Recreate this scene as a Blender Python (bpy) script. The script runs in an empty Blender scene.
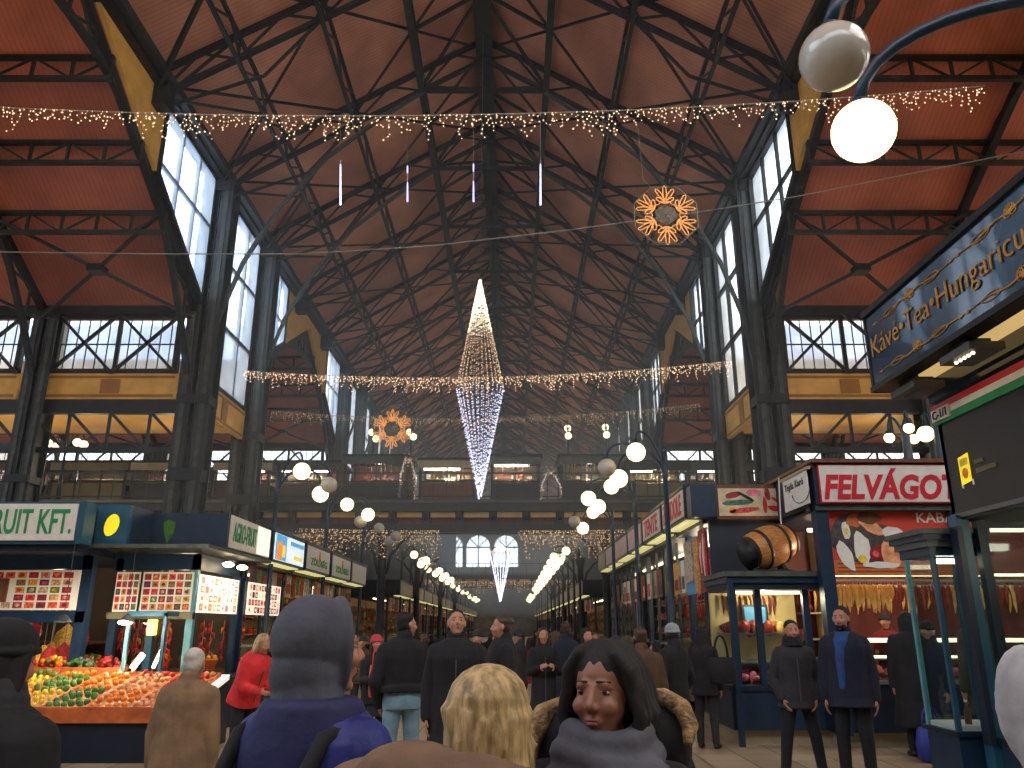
import bpy, math, random
import numpy as np
from mathutils import Vector, Matrix, Euler
random.seed(7)
R = random.Random(11)
SC = bpy.context.scene
COL = SC.collection
PI = math.pi
CH, F, TH = 1.75, 790.0, math.radians(17.0)
CT, ST = math.cos(TH), math.sin(TH)

def ray(px, py):
    x = (px-512)/F; u = (384-py)/F
    return Vector((x, CT-u*ST, ST+u*CT))
def PY(px, py, Y):
    d = ray(px, py); return Vector((d.x/d.y*Y, Y, CH+d.z/d.y*Y))
def PXp(px, py, X):
    d = ray(px, py); t = X/d.x; return Vector((X, d.y*t, CH+d.z*t))
def PD(px, py, D):
    d = ray(px, py); return Vector((d.x*D, d.y*D, CH+d.z*D))

# ---------------------------------------------------------------- materials
def lin(c):
    def f(v):
        v /= 255.0
        return v/12.92 if v <= .04045 else ((v+.055)/1.055)**2.4
    return tuple(f(v) for v in c)
MATS = {}
def mat(name, rgb, rough=.6, metal=0, emit=0, ergb=None, var=.12, scale=8, bump=0, bscale=40, coat=0, trans=0, stretch=None):
    if name in MATS: return MATS[name]
    m = bpy.data.materials.new(name); m.use_nodes = True
    nt = m.node_tree; b = nt.nodes['Principled BSDF']
    c = lin(rgb)
    b.inputs['Roughness'].default_value = rough
    b.inputs['Metallic'].default_value = metal
    if coat: b.inputs['Coat Weight'].default_value = coat
    if trans: b.inputs['Transmission Weight'].default_value = trans
    tc = nt.nodes.new('ShaderNodeTexCoord')
    src = tc.outputs['Object']
    if stretch:
        mp = nt.nodes.new('ShaderNodeMapping'); mp.inputs['Scale'].default_value = stretch
        nt.links.new(src, mp.inputs['Vector']); src = mp.outputs['Vector']
    n = nt.nodes.new('ShaderNodeTexNoise'); n.inputs['Scale'].default_value = scale; n.inputs['Detail'].default_value = 3
    nt.links.new(src, n.inputs['Vector'])
    r = nt.nodes.new('ShaderNodeValToRGB')
    lo = tuple(max(0, v*(1-var*1.5)) for v in c)+(1,); hi = tuple(min(1, v*(1+var*1.5)) for v in c)+(1,)
    r.color_ramp.elements[0].position = .35; r.color_ramp.elements[1].position = .65
    r.color_ramp.elements[0].color = lo; r.color_ramp.elements[1].color = hi
    nt.links.new(n.outputs['Fac'], r.inputs['Fac'])
    nt.links.new(r.outputs['Color'], b.inputs['Base Color'])
    if bump:
        n2 = nt.nodes.new('ShaderNodeTexNoise'); n2.inputs['Scale'].default_value = bscale; n2.inputs['Detail'].default_value = 4
        nt.links.new(src, n2.inputs['Vector'])
        bp = nt.nodes.new('ShaderNodeBump'); bp.inputs['Strength'].default_value = bump; bp.inputs['Distance'].default_value = .02
        nt.links.new(n2.outputs['Fac'], bp.inputs['Height']); nt.links.new(bp.outputs['Normal'], b.inputs['Normal'])
    if emit:
        b.inputs['Emission Color'].default_value = lin(ergb or rgb)+(1,)
        b.inputs['Emission Strength'].default_value = emit
    MATS[name] = m
    return m

def plank_ceiling(name, rgb, along='Y'):
    m = mat(name, rgb, .62, var=.18, scale=.45)
    nt = m.node_tree; b = nt.nodes['Principled BSDF']
    tc = nt.nodes.new('ShaderNodeTexCoord'); sp = nt.nodes.new('ShaderNodeSeparateXYZ')
    nt.links.new(tc.outputs['Object'], sp.inputs[0])
    mm = nt.nodes.new('ShaderNodeMath'); mm.operation = 'MULTIPLY'; mm.inputs[1].default_value = 7.0
    nt.links.new(sp.outputs[along], mm.inputs[0])
    fr = nt.nodes.new('ShaderNodeMath'); fr.operation = 'FRACT'; nt.links.new(mm.outputs[0], fr.inputs[0])
    gt = nt.nodes.new('ShaderNodeMath'); gt.operation = 'GREATER_THAN'; gt.inputs[1].default_value = .1
    nt.links.new(fr.outputs[0], gt.inputs[0])
    mx = nt.nodes.new('ShaderNodeMix'); mx.data_type = 'RGBA'; mx.blend_type = 'MULTIPLY'
    ramp = [n for n in nt.nodes if n.type == 'VALTORGB'][0]
    mx.inputs['Factor'].default_value = .35
    nt.links.new(ramp.outputs[0], mx.inputs[6]); 
    cb = nt.nodes.new('ShaderNodeCombineColor')
    for k in range(3): nt.links.new(gt.outputs[0], cb.inputs[k])
    nt.links.new(cb.outputs[0], mx.inputs[7])
    nt.links.new(mx.outputs[2], b.inputs['Base Color'])
    return m

M = {}
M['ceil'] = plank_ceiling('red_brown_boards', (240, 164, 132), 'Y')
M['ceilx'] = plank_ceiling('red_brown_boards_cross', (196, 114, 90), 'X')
M['tan'] = plank_ceiling('ochre_boards', (240, 178, 92), 'X')
M['roof'] = mat('zinc_roof', (120, 142, 175), .5, var=.1, scale=1)
M['steel'] = mat('green_black_iron', (46, 52, 50), .48, .1, var=.25, scale=3)
M['steelD'] = mat('dark_iron', (34, 37, 38), .5, .1, var=.2, scale=3)
M['steelL'] = mat('painted_grey_green_iron', (74, 80, 74), .45, .1, var=.2, scale=4)
M['yellow'] = mat('yellow_ochre_paint', (246, 190, 96), .28, var=.08, scale=2)
M['yellowD'] = mat('dark_ochre_paint', (176, 120, 48), .4, var=.08, scale=2)
M['wallp'] = mat('grey_plaster', (120, 112, 96), .8, var=.1, scale=1.2)
M['brick'] = mat('dark_wall_plaster', (86, 72, 58), .85, var=.15, scale=1)
M['navy'] = mat('navy_blue_paint', (20, 46, 68), .4, var=.12, scale=4)
M['navyD'] = mat('dark_navy_paint', (16, 30, 48), .45, var=.12, scale=4)
M['teal'] = mat('teal_blue_paint', (32, 78, 100), .4, var=.12, scale=4)
M['tealL'] = mat('light_teal_trim', (90, 150, 158), .4, var=.1)
M['white'] = mat('white_sign_board', (222, 216, 205), .5, var=.04)
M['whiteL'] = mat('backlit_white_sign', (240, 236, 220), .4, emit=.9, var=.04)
M['greenT'] = mat('green_lettering', (20, 140, 80), .5, var=.05)
M['redT'] = mat('red_lettering', (196, 24, 44), .45, var=.05)
M['goldT'] = mat('gold_lettering', (200, 150, 78), .4, .4, var=.08)
M['black'] = mat('black_paint', (18, 18, 20), .45, var=.1)
M['greyT'] = mat('grey_lettering', (90, 90, 92), .5, var=.05)
M['beige'] = mat('beige_panel', (170, 155, 125), .6, var=.08, scale=2)
M['khaki'] = mat('khaki_panel', (118, 108, 78), .7, var=.08, scale=2)
M['brownW'] = mat('brown_wood_panel', (108, 62, 34), .55, var=.2, scale=3, stretch=(6, 6, .6))
M['wood'] = mat('barrel_oak', (190, 130, 66), .45, var=.2, scale=6, stretch=(1, 8, 8))
M['tile'] = mat('beige_floor_tile', (178, 160, 132), .38, var=.1, scale=1.5)
M['globeOn'] = mat('lit_opal_glass', (255, 236, 190), .3, emit=3.6, ergb=(255, 226, 166), var=.01)
M['globeOff'] = mat('unlit_opal_glass', (186, 180, 166), .18, var=.03, coat=.5)
M['tube'] = mat('fluorescent_tube', (255, 250, 235), .4, emit=9, ergb=(255, 240, 205), var=.01)
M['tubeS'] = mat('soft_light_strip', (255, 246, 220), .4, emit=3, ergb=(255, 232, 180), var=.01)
M['bulb'] = mat('warm_fairy_bulb', (255, 214, 170), .3, emit=2.6, ergb=(255, 205, 160), var=.01)
M['bulbC'] = mat('cold_fairy_bulb', (225, 225, 255), .3, emit=3.2, ergb=(220, 222, 255), var=.01)
M['bulbW'] = mat('warm_white_bulb', (255, 240, 200), .3, emit=4.5, ergb=(255, 238, 205), var=.01)
M['bulbV'] = mat('violet_led', (190, 185, 255), .3, emit=2.5, ergb=(170, 165, 255), var=.01)
M['bulbF'] = mat('faint_fairy_bulb', (230, 200, 160), .3, emit=.9, ergb=(255, 205, 150), var=.01)
M['rope'] = mat('orange_rope_light', (255, 170, 80), .4, emit=.5, ergb=(255, 178, 110), var=.05)
M['ropeG'] = mat('unlit_rope_light', (150, 140, 120), .5, var=.05)
M['wire'] = mat('pale_wire', (150, 150, 140), .5, var=.05)
M['wireD'] = mat('dark_wire', (60, 60, 60), .5, var=.05)
M['steelS'] = mat('stainless_steel', (170, 170, 172), .3, .8, var=.05)
M['plastic'] = mat('grey_plastic', (70, 72, 74), .5, var=.05)
M['glassB'] = mat('shop_glass_dark', (20, 26, 28), .12, var=.05)

def glass(name, tint, alpha, rough=.0):
    m = bpy.data.materials.new(name); m.use_nodes = True; nt = m.node_tree; nt.nodes.clear()
    o = nt.nodes.new('ShaderNodeOutputMaterial'); t = nt.nodes.new('ShaderNodeBsdfTransparent'); g = nt.nodes.new('ShaderNodeBsdfGlossy')
    t.inputs['Color'].default_value = tint+(1,); g.inputs['Roughness'].default_value = .05
    g.inputs['Color'].default_value = (.9, .95, 1, 1)
    mx = nt.nodes.new('ShaderNodeMixShader'); mx.inputs[0].default_value = alpha
    nt.links.new(t.outputs[0], mx.inputs[1]); nt.links.new(g.outputs[0], mx.inputs[2]); nt.links.new(mx.outputs[0], o.inputs[0])
    MATS[name] = m; return m
M['glass'] = glass('clear_shop_glass', (.86, .92, .92), .05)
def frosted(name, tint, diff):
    m = bpy.data.materials.new(name); m.use_nodes = True; nt = m.node_tree; nt.nodes.clear()
    o = nt.nodes.new('ShaderNodeOutputMaterial'); t = nt.nodes.new('ShaderNodeBsdfTransparent'); g = nt.nodes.new('ShaderNodeBsdfTranslucent')
    n = nt.nodes.new('ShaderNodeTexNoise'); n.inputs['Scale'].default_value = 1.3
    tc = nt.nodes.new('ShaderNodeTexCoord'); nt.links.new(tc.outputs['Object'], n.inputs['Vector'])
    r = nt.nodes.new('ShaderNodeValToRGB'); r.color_ramp.elements[0].position = .3; r.color_ramp.elements[1].position = .7
    r.color_ramp.elements[0].color = tuple(v*.8 for v in tint)+(1,); r.color_ramp.elements[1].color = tint+(1,)
    nt.links.new(n.outputs['Fac'], r.inputs[0]); nt.links.new(r.outputs[0], t.inputs[0]); nt.links.new(r.outputs[0], g.inputs[0])
    mx = nt.nodes.new('ShaderNodeMixShader'); mx.inputs[0].default_value = diff
    nt.links.new(t.outputs[0], mx.inputs[1]); nt.links.new(g.outputs[0], mx.inputs[2]); nt.links.new(mx.outputs[0], o.inputs[0])
    MATS[name] = m; return m
M['frost'] = frosted('old_window_glass', (.93, .97, 1.0), .3)

# ---------------------------------------------------------------- mesh builder
class MB:
    def __init__(s): s.v = []; s.f = []; s.m = []; s.mats = []; s.sm = []
    def mi(s, m):
        if m not in s.mats: s.mats.append(m)
        return s.mats.index(m)
    def add(s, vs, fs, m, smooth=False):
        b = len(s.v); k = s.mi(m)
        s.v.extend([tuple(v) for v in vs])
        for f in fs: s.f.append([b+i for i in f]); s.m.append(k); s.sm.append(smooth)
        return s
    def box(s, x0, x1, y0, y1, z0, z1, m):
        vs = [(x, y, z) for x in (x0, x1) for y in (y0, y1) for z in (z0, z1)]
        return s.add(vs, [(0, 1, 3, 2), (4, 6, 7, 5), (0, 4, 5, 1), (2, 3, 7, 6), (0, 2, 6, 4), (1, 5, 7, 3)], m)
    def bar(s, p, q, w, m, h=None, up=(0, 0, 1)):
        p = Vector(p); q = Vector(q); h = w if h is None else h
        d = (q-p)
        if d.length < 1e-6: return s
        d.normalize(); u = Vector(up)
        if abs(d.dot(u)) > .98: u = Vector((0, 1, 0))
        a = d.cross(u).normalized(); b = a.cross(d).normalized()
        vs = []
        for c in (p, q):
            for i, j in ((-1, -1), (1, -1), (1, 1), (-1, 1)): vs.append(c+a*(i*w/2)+b*(j*h/2))
        return s.add(vs, [(0, 1, 2, 3), (7, 6, 5, 4), (0, 4, 5, 1), (1, 5, 6, 2), (2, 6, 7, 3), (3, 7, 4, 0)], m)
    def path(s, pts, w, m, h=None, up=(0, 0, 1)):
        for a, b in zip(pts, pts[1:]): s.bar(a, b, w, m, h, up)
        return s
    def tube(s, pts, r, m, n=8, caps=True, closed=False):
        pts = [Vector(p) for p in pts]; k = len(pts)
        rs = r if isinstance(r, (list, tuple)) else [r]*k
        vs = []; prev = None
        for i, p in enumerate(pts):
            if closed: d = pts[(i+1) % k]-pts[i-1]
            else: d = pts[min(i+1, k-1)]-pts[max(i-1, 0)]
            if d.length < 1e-9: d = Vector((0, 0, 1))
            d.normalize()
            if prev is None:
                u = Vector((0, 0, 1)) if abs(d.z) < .9 else Vector((1, 0, 0))
                a = d.cross(u).normalized()
            else:
                a = prev-d*prev.dot(d)
                if a.length < 1e-6: a = d.cross(Vector((1, 0, 0)))
                a.normalize()
            prev = a; b = d.cross(a)
            for j in range(n):
                t = 2*PI*j/n
                vs.append(p+(a*math.cos(t)+b*math.sin(t))*rs[i])
        fs = []
        for i in range(k-1 if not closed else k):
            i2 = (i+1) % k
            for j in range(n):
                fs.append((i*n+j, i*n+(j+1) % n, i2*n+(j+1) % n, i2*n+j))
        if caps and not closed:
            fs.append(tuple(range(n))[::-1]); fs.append(tuple((k-1)*n+j for j in range(n)))
        return s.add(vs, fs, m, True)
    def lathe(s, c, prof, m, n=20, axis='Z', smooth=True):
        vs = []; fs = []
        c = Vector(c)
        for (r, z) in prof:
            for j in range(n):
                t = 2*PI*j/n; x, y = r*math.cos(t), r*math.sin(t)
                v = {'Z': (x, y, z), 'Y': (x, z, y), 'X': (z, x, y)}[axis]
                vs.append(c+Vector(v))
        for i in range(len(prof)-1):
            for j in range(n): fs.append((i*n+j, i*n+(j+1) % n, (i+1)*n+(j+1) % n, (i+1)*n+j))
        fs.append(tuple(range(n))[::-1]); fs.append(tuple((len(prof)-1)*n+j for j in range(n)))
        return s.add(vs, fs, m, smooth)
    def ell(s, c, r, m, n=14, k=9, rot=None):
        if not isinstance(r, (list, tuple)): r = (r, r, r)
        c = Vector(c); vs = []; fs = []
        R_ = rot or Matrix.Identity(3)
        for i in range(1, k):
            a = PI*i/k
            for j in range(n):
                t = 2*PI*j/n
                vs.append(c+R_@Vector((r[0]*math.sin(a)*math.cos(t), r[1]*math.sin(a)*math.sin(t), r[2]*math.cos(a))))
        top = len(vs); vs.append(c+R_@Vector((0, 0, r[2]))); vs.append(c+R_@Vector((0, 0, -r[2])))
        for i in range(k-2):
            for j in range(n): fs.append((i*n+j, (i+1)*n+j, (i+1)*n+(j+1) % n, i*n+(j+1) % n))
        for j in range(n):
            fs.append((top, j, (j+1) % n)); fs.append((top+1, (k-2)*n+(j+1) % n, (k-2)*n+j))
        return s.add(vs, fs, m, True)
    def octa(s, c, r, m):
        x, y, z = c
        return s.add([(x+r, y, z), (x-r, y, z), (x, y+r, z), (x, y-r, z), (x, y, z+r), (x, y, z-r)],
                     [(0, 2, 4), (2, 1, 4), (1, 3, 4), (3, 0, 4), (2, 0, 5), (1, 2, 5), (3, 1, 5), (0, 3, 5)], m)
    def cap(s, p, q, r1, r2, m, n=12):
        p = Vector(p); q = Vector(q); d = q-p; L = d.length
        if L < 1e-6: return s.ell(p, r1, m, n, 8)
        d.normalize(); pts = []; rs = []
        for a in (80, 55, 28): t = math.radians(a); pts.append(p-d*r1*math.sin(t)); rs.append(r1*math.cos(t))
        pts.append(p); rs.append(r1); pts.append(q); rs.append(r2)
        for a in (28, 55, 80): t = math.radians(a); pts.append(q+d*r2*math.sin(t)); rs.append(r2*math.cos(t))
        return s.tube(pts, rs, m, n)
    def loft(s, rings, m, n=22, pw=2.0, T=None):
        """rings: (cx, cy, z, rx, ry)"""
        vs = []; k = len(rings)
        for cx, cy, z, rx, ry in rings:
            for j in range(n):
                t = 2*PI*j/n; c_, s_ = math.cos(t), math.sin(t)
                v = Vector((cx+rx*math.copysign(abs(c_)**(2/pw), c_), cy+ry*math.copysign(abs(s_)**(2/pw), s_), z))
                vs.append(T(v) if T else v)
        fs = []
        for i in range(k-1):
            for j in range(n): fs.append((i*n+j, i*n+(j+1) % n, (i+1)*n+(j+1) % n, (i+1)*n+j))
        fs.append(tuple(range(n))[::-1]); fs.append(tuple((k-1)*n+j for j in range(n)))
        return s.add(vs, fs, m, True)
    def quad(s, a, b, c, d, m): return s.add([a, b, c, d], [(0, 1, 2, 3)], m)
    def prism(s, poly, d, m):
        """poly: list of 3D points, d: extrusion vector"""
        d = Vector(d); n = len(poly)
        vs = [Vector(p) for p in poly]+[Vector(p)+d for p in poly]
        fs = [tuple(range(n))[::-1], tuple(range(n, 2*n))]+[(i, (i+1) % n, n+(i+1) % n, n+i) for i in range(n)]
        return s.add(vs, fs, m)
    def mesh(s, name, off=None):
        me = bpy.data.meshes.new(name)
        vs = s.v if off is None else [(x-off[0], y-off[1], z-off[2]) for x, y, z in s.v]
        me.from_pydata(vs, [], s.f)
        for m in s.mats: me.materials.append(m)
        me.polygons.foreach_set('material_index', s.m)
        me.polygons.foreach_set('use_smooth', s.sm)
        me.validate(); me.update()
        return me
    def out(s, name, parent=None, local=False):
        off = None
        if not local and parent is not None:
            p = parent; o = Vector((0, 0, 0))
            while p is not None: o += Vector(p.location); p = p.parent
            off = o
        elif not local and s.v:
            a = np.array(s.v); off = Vector(((a[:, 0].min()+a[:, 0].max())/2, (a[:, 1].min()+a[:, 1].max())/2, a[:, 2].min()))
        ob = bpy.data.objects.new(name, s.mesh(name, off)); COL.objects.link(ob)
        if parent is not None: ob.parent = parent
        elif off is not None: ob.location = off
        return ob

def tag(o, label=None, cat=None, group=None, kind=None):
    if label: o['label'] = label
    if cat: o['category'] = cat
    if group: o['group'] = group
    if kind: o['kind'] = kind
    return o
def thing(name, label, cat, loc=(0, 0, 0), rotz=0, group=None):
    o = bpy.data.objects.new(name, None); o.empty_display_size = .1; COL.objects.link(o)
    o.location = loc; o.rotation_euler = (0, 0, rotz)
    return tag(o, label, cat, group)
def struct(name, mb, label=None):
    return tag(mb.out(name), label, None, None, 'structure')
KIDS = {}
def copy_tree(o, label=None, loc=None, rotz=None, group=None, swap=None):
    def rec(x, par):
        c = x.copy(); COL.objects.link(c)
        if par: c.parent = par
        if swap and c.type == 'MESH':
            for i, sl in enumerate(c.material_slots):
                if sl.material and sl.material.name in swap:
                    nm_ = swap[sl.material.name]; sl.link = 'OBJECT'; sl.material = nm_
        for ch in x.children: rec(ch, c)
        return c
    c = rec(o, None)
    if label: c['label'] = label
    if loc is not None: c.location = loc
    if rotz is not None: c.rotation_euler = (0, 0, rotz)
    if group: c['group'] = group
    return c

def textmesh(body, w, h, m, bold=0.0, shear=0, name='lettering', depth=.008):
    cu = bpy.data.curves.new('t', 'FONT'); cu.body = body; cu.extrude = .02; cu.offset = bold; cu.shear = shear
    cu.align_x = 'CENTER'; cu.resolution_u = 3
    ob = bpy.data.objects.new('t', cu); COL.objects.link(ob)
    dg = bpy.context.evaluated_depsgraph_get(); dg.update()
    me = bpy.data.meshes.new_from_object(ob.evaluated_get(dg))
    bpy.data.objects.remove(ob)
    n = len(me.vertices); a = np.empty(n*3); me.vertices.foreach_get('co', a); a = a.reshape(-1, 3)
    lo = a.min(0); hi = a.max(0)
    a[:, 0] = (a[:, 0]-(lo[0]+hi[0])/2)/(hi[0]-lo[0])*w
    a[:, 1] = (a[:, 1]-(lo[1]+hi[1])/2)/(hi[1]-lo[1])*h
    a[:, 2] = (a[:, 2]-lo[2])/max(1e-6, hi[2]-lo[2])*depth
    me.vertices.foreach_set('co', a.ravel()); me.materials.clear(); me.materials.append(m); me.update(); me.name = name
    return me
FACE = {  # columns: text x, text y, text normal
    '-Y': Matrix(((1, 0, 0), (0, 0, -1), (0, 1, 0))),
    '+X': Matrix(((0, 0, 1), (1, 0, 0), (0, 1, 0))),
    '-X': Matrix(((0, 0, -1), (-1, 0, 0), (0, 1, 0)))}
def text(body, c, w, h, face, m, parent, bold=0.0, shear=0, tilt=0, name='lettering'):
    me = textmesh(body, w, h, m, bold, shear, name)
    Mx = FACE[face].to_4x4()
    if tilt: Mx = Mx @ Matrix.Rotation(tilt, 4, 'Z')
    me.transform(Matrix.Translation(Vector(c)-wloc(parent)) @ Mx)
    ob = bpy.data.objects.new(name, me); COL.objects.link(ob); ob.parent = parent
    return ob
def wloc(p):
    o = Vector((0, 0, 0))
    while p is not None: o += Vector(p.location); p = p.parent
    return o
ORD = ['nearest', 'second', 'third', 'fourth', 'fifth', 'sixth', 'seventh', 'eighth', 'ninth', 'tenth', 'eleventh', 'twelfth']
# ================================================================ hall shell
XL, XR, XC = -10.0, 8.0, -1.0
EAVE, RZ, SL = 16.9, 22.3, .6
def rz(x): return RZ-SL*abs(x-XC)
T1a, T1b, T2a, T2b, YE = 5.8, 23.8, 28.8, 43.8, 133.8
AZ = 8.6; TE = 11.45
m = MB(); m.box(-32, 30, -8, YE+2, -.2, 0, M['tile']); fl = struct('floor', m)
# tile joints in the floor material
nt = M['tile'].node_tree; b = nt.nodes['Principled BSDF']
br = nt.nodes.new('ShaderNodeTexBrick'); br.offset = 0; br.inputs['Scale'].default_value = 1.0
br.inputs['Brick Width'].default_value = .6; br.inputs['Row Height'].default_value = .6; br.inputs['Mortar Size'].default_value = .012
br.inputs['Color1'].default_value = lin((182, 165, 138))+(1,); br.inputs['Color2'].default_value = lin((160, 142, 115))+(1,); br.inputs['Mortar'].default_value = lin((96, 84, 68))+(1,)
tc = nt.nodes.new('ShaderNodeTexCoord'); nt.links.new(tc.outputs['Object'], br.inputs['Vector']); nt.links.new(br.outputs['Color'], b.inputs['Base Color'])

def slab(p, q, y0, y1, mt, mr, t=.12):
    """slab spanning x from p to q (x,z) between y0,y1 ; underside mt, top mr"""
    m = MB(); (x0, z0), (x1, z1) = p, q
    m.quad((x0, y0, z0), (x1, y0, z1), (x1, y1, z1), (x0, y1, z0), mt)
    t2 = t
    m.quad((x0, y0, z0+t2), (x0, y1, z0+t2), (x1, y1, z1+t2), (x1, y0, z1+t2), mr)
    for a, c in (((x0, y0, z0), (x1, y0, z1)), ((x1, y1, z1), (x0, y1, z0)), ((x0, y1, z0), (x0, y0, z0)), ((x1, y0, z1), (x1, y1, z1))):
        m.quad(a, c, (c[0], c[1], c[2]+t2), (a[0], a[1], a[2]+t2), mr)
    return m
struct('ceiling', slab((XL-.3, rz(XL-.3)), (XC, RZ), -6, YE, M['ceil'], M['roof']), 'red boarded left slope of the nave roof')
struct('ceiling', slab((XC, RZ), (XR+.3, rz(XR+.3)), -6, YE, M['ceil'], M['roof']), 'red boarded right slope of the nave roof')
def tslab(xa, xb, ya, za, yb, zb):
    m = MB(); t = .12
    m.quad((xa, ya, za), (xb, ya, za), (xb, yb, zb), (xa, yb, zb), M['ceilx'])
    m.quad((xa, ya, za+t), (xa, yb, zb+t), (xb, yb, zb+t), (xb, ya, za+t), M['roof'])
    for a, c in (((xa, ya, za), (xb, ya, za)), ((xb, yb, zb), (xa, yb, zb)), ((xa, yb, zb), (xa, ya, za)), ((xb, ya, za), (xb, yb, zb))):
        m.quad(a, c, (c[0], c[1], c[2]+t), (a[0], a[1], a[2]+t), M['roof'])
    return m
XO = 30
for side, (xa, xb) in (('left', (-XO, XL)), ('right', (XR, XO-2))):
    for (ya, yb, w) in ((T1a, T1b, 'near'), (T2a, T2b, 'far')):
        ym = (ya+yb)/2; zr = TE+.57*(yb-ym)
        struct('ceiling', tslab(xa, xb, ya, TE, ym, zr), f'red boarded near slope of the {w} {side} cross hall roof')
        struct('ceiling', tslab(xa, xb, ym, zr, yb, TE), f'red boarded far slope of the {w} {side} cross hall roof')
    # aisle ceilings
    xo = xa if side == 'left' else xb
    for (ya, yb) in ((T1b, T2a), (T2b, YE), (-6, T1a)):
        m = MB(); m.box(xa, xb, ya+.05, yb-.05, AZ, AZ+.12, M['tan']); struct('ceiling', m, 'flat ochre boarded ceiling of the side aisle')
    # outer wall, low with high window strip
    m = MB(); s_ = -1 if side == 'left' else 1
    X0 = xo; 
    m.box(min(X0, X0+s_*.3), max(X0, X0+s_*.3), -6, YE, 0, 6.2, M['brick'])
    m.box(min(X0, X0+s_*.3), max(X0, X0+s_*.3), -6, YE, 8.0, 12, M['brick'])
    for k in range(28):
        y = -6+k*5; m.box(min(X0, X0+s_*.3), max(X0, X0+s_*.3), y, y+.9, 6.2, 8.0, M['brick'])
    m.box(xa, xb, T2a-.1, T2a+.1, AZ, TE, M['brick'])
    struct('wall_'+side, m)
# end wall with arches
m = MB(); yw = YE
prev = None
def arch_wall(m, x0, x1, cx, r, zs, ztop, y, t, mt, n=10):
    """wall panel between x0..x1, from 0 to ztop, with an arched opening centred cx radius r springing at zs, sill zs-2"""
    sill = zs-3.2
    m.box(x0, x1, y, y+t, 0, sill, mt)
    m.box(x0, cx-r, y, y+t, sill, ztop, mt); m.box(cx+r, x1, y, y+t, sill, ztop, mt)
    for i in range(n):
        a0 = PI-PI*i/n; a1 = PI-PI*(i+1)/n
        xa_, xb_ = cx+r*math.cos(a0), cx+r*math.cos(a1); za_, zb_ = zs+r*math.sin(a0), zs+r*math.sin(a1)
        m.prism([(xa_, y, za_), (xb_, y, zb_), (xb_, y, ztop), (xa_, y, ztop)], (0, t, 0), mt)
cs = [-10.2, -5.6, -1.0]
xs = [-16, -7.9, -3.3, 1.3]
for i, cx in enumerate(cs):
    arch_wall(m, xs[i], xs[i+1], cx, 2.0, 14.2, 17.4, yw, .5, M['wallp'])
m.box(-32, -16, yw, yw+.5, 0, 12, M['wallp']); m.box(7, 30, yw, yw+.5, 0, 12, M['wallp'])
m.box(1.3, 8.6, yw, yw+.5, 0, 17.4, M['wallp'])
m.prism([(-12, yw, 17.4), (10, yw, 17.4), (XC, yw, 24)], (0, .5, 0), M['wallp'])
struct('wall_end', m)
for i, cx in enumerate(cs):
    r = 2.0; m = MB()
    f = tag(MB().box(cx-.08, cx+.08, yw-.1, yw+.1, 11, 14.2+r, M['steelD']).box(cx-r, cx+r, yw-.1, yw+.1, 14.1, 14.3, M['steelD'])
            .bar((cx, yw, 14.2), (cx-r*.7, yw, 14.2+r*.7), .14, M['steelD']).bar((cx, yw, 14.2), (cx+r*.7, yw, 14.2+r*.7), .14, M['steelD']).out('window_%d' % (i+1)), 'arched window in the far end wall of the hall', None, None, 'structure')
    pts = [(cx-r, yw+.2, 11)]+[(cx+r*math.cos(PI-PI*k/12), yw+.2, 14.2+r*math.sin(PI-PI*k/12)) for k in range(13)]+[(cx+r, yw+.2, 11)]
    MB().prism(pts, (0, .03, 0), M['frost']).out('pane', f)
# unseen back wall added to limit fill daylight, its open bay sized for that
m = MB(); m.box(-32, 30, -6.4, -6, 0, 12, M['wallp']); m.box(-32, -11, -6.4, -6, 12, 16, M['wallp']); m.box(9, 30, -6.4, -6, 12, 16, M['wallp'])
m.box(-13, 11, -6.4, -6, 19, 23, M['wallp'])
struct('wall_back', m)

NW = [10]
def win_rect(X=None, Y=None, a=0, b=0, z0=0, z1=0, nm=3, nh=2, xbr=False, fine=0, label='tall clerestory window with iron glazing bars'):
    """window in plane X (spanning y a..b) or plane Y (spanning x a..b)"""
    P = (lambda t, z, o=0: (X+o, t, z)) if X is not None else (lambda t, z, o=0: (t, Y+o, z))
    up = (1, 0, 0) if X is not None else (0, 1, 0)
    NW[0] += 1; f = MB(); S = M['steelD']
    for t in (a+.08, b-.08): f.bar(P(t, z0), P(t, z1), .16, S, .18)
    for z in (z0+.08, z1-.08): f.bar(P(a, z), P(b, z), .18, S, .16)
    for i in range(1, nm): t = a+(b-a)*i/nm; f.bar(P(t, z0), P(t, z1), .12, S, .1)
    for i in range(1, nh): z = z0+(z1-z0)*i/nh; f.bar(P(a, z), P(b, z), .12, S, .12)
    for i in range(1, fine): t = a+(b-a)*i/fine; f.bar(P(t, z0), P(t, z1), .03, S)
    if fine: z = (z0+z1)/2; f.bar(P(a, z), P(b, z), .04, S)
    if xbr:
        for i in range(nm):
            t0 = a+(b-a)*i/nm; t1 = a+(b-a)*(i+1)/nm
            f.bar(P(t0, z0, -.15), P(t1, z1, -.15), .09, S); f.bar(P(t0, z1, -.15), P(t1, z0, -.15), .09, S)
    o = struct('window_%d' % NW[0], f, label)
    g = MB(); q = [P(a, z0, .06), P(b, z0, .06), P(b, z1, .06), P(a, z1, .06)]
    g.prism(q, (.012, 0, 0) if X is not None else (0, .012, 0), M['frost']); g.out('pane', o)
    return o
NT = [0]
def trim(mb, label=None): NT[0] += 1; return struct('trim_%d' % NT[0], mb, label)

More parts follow.
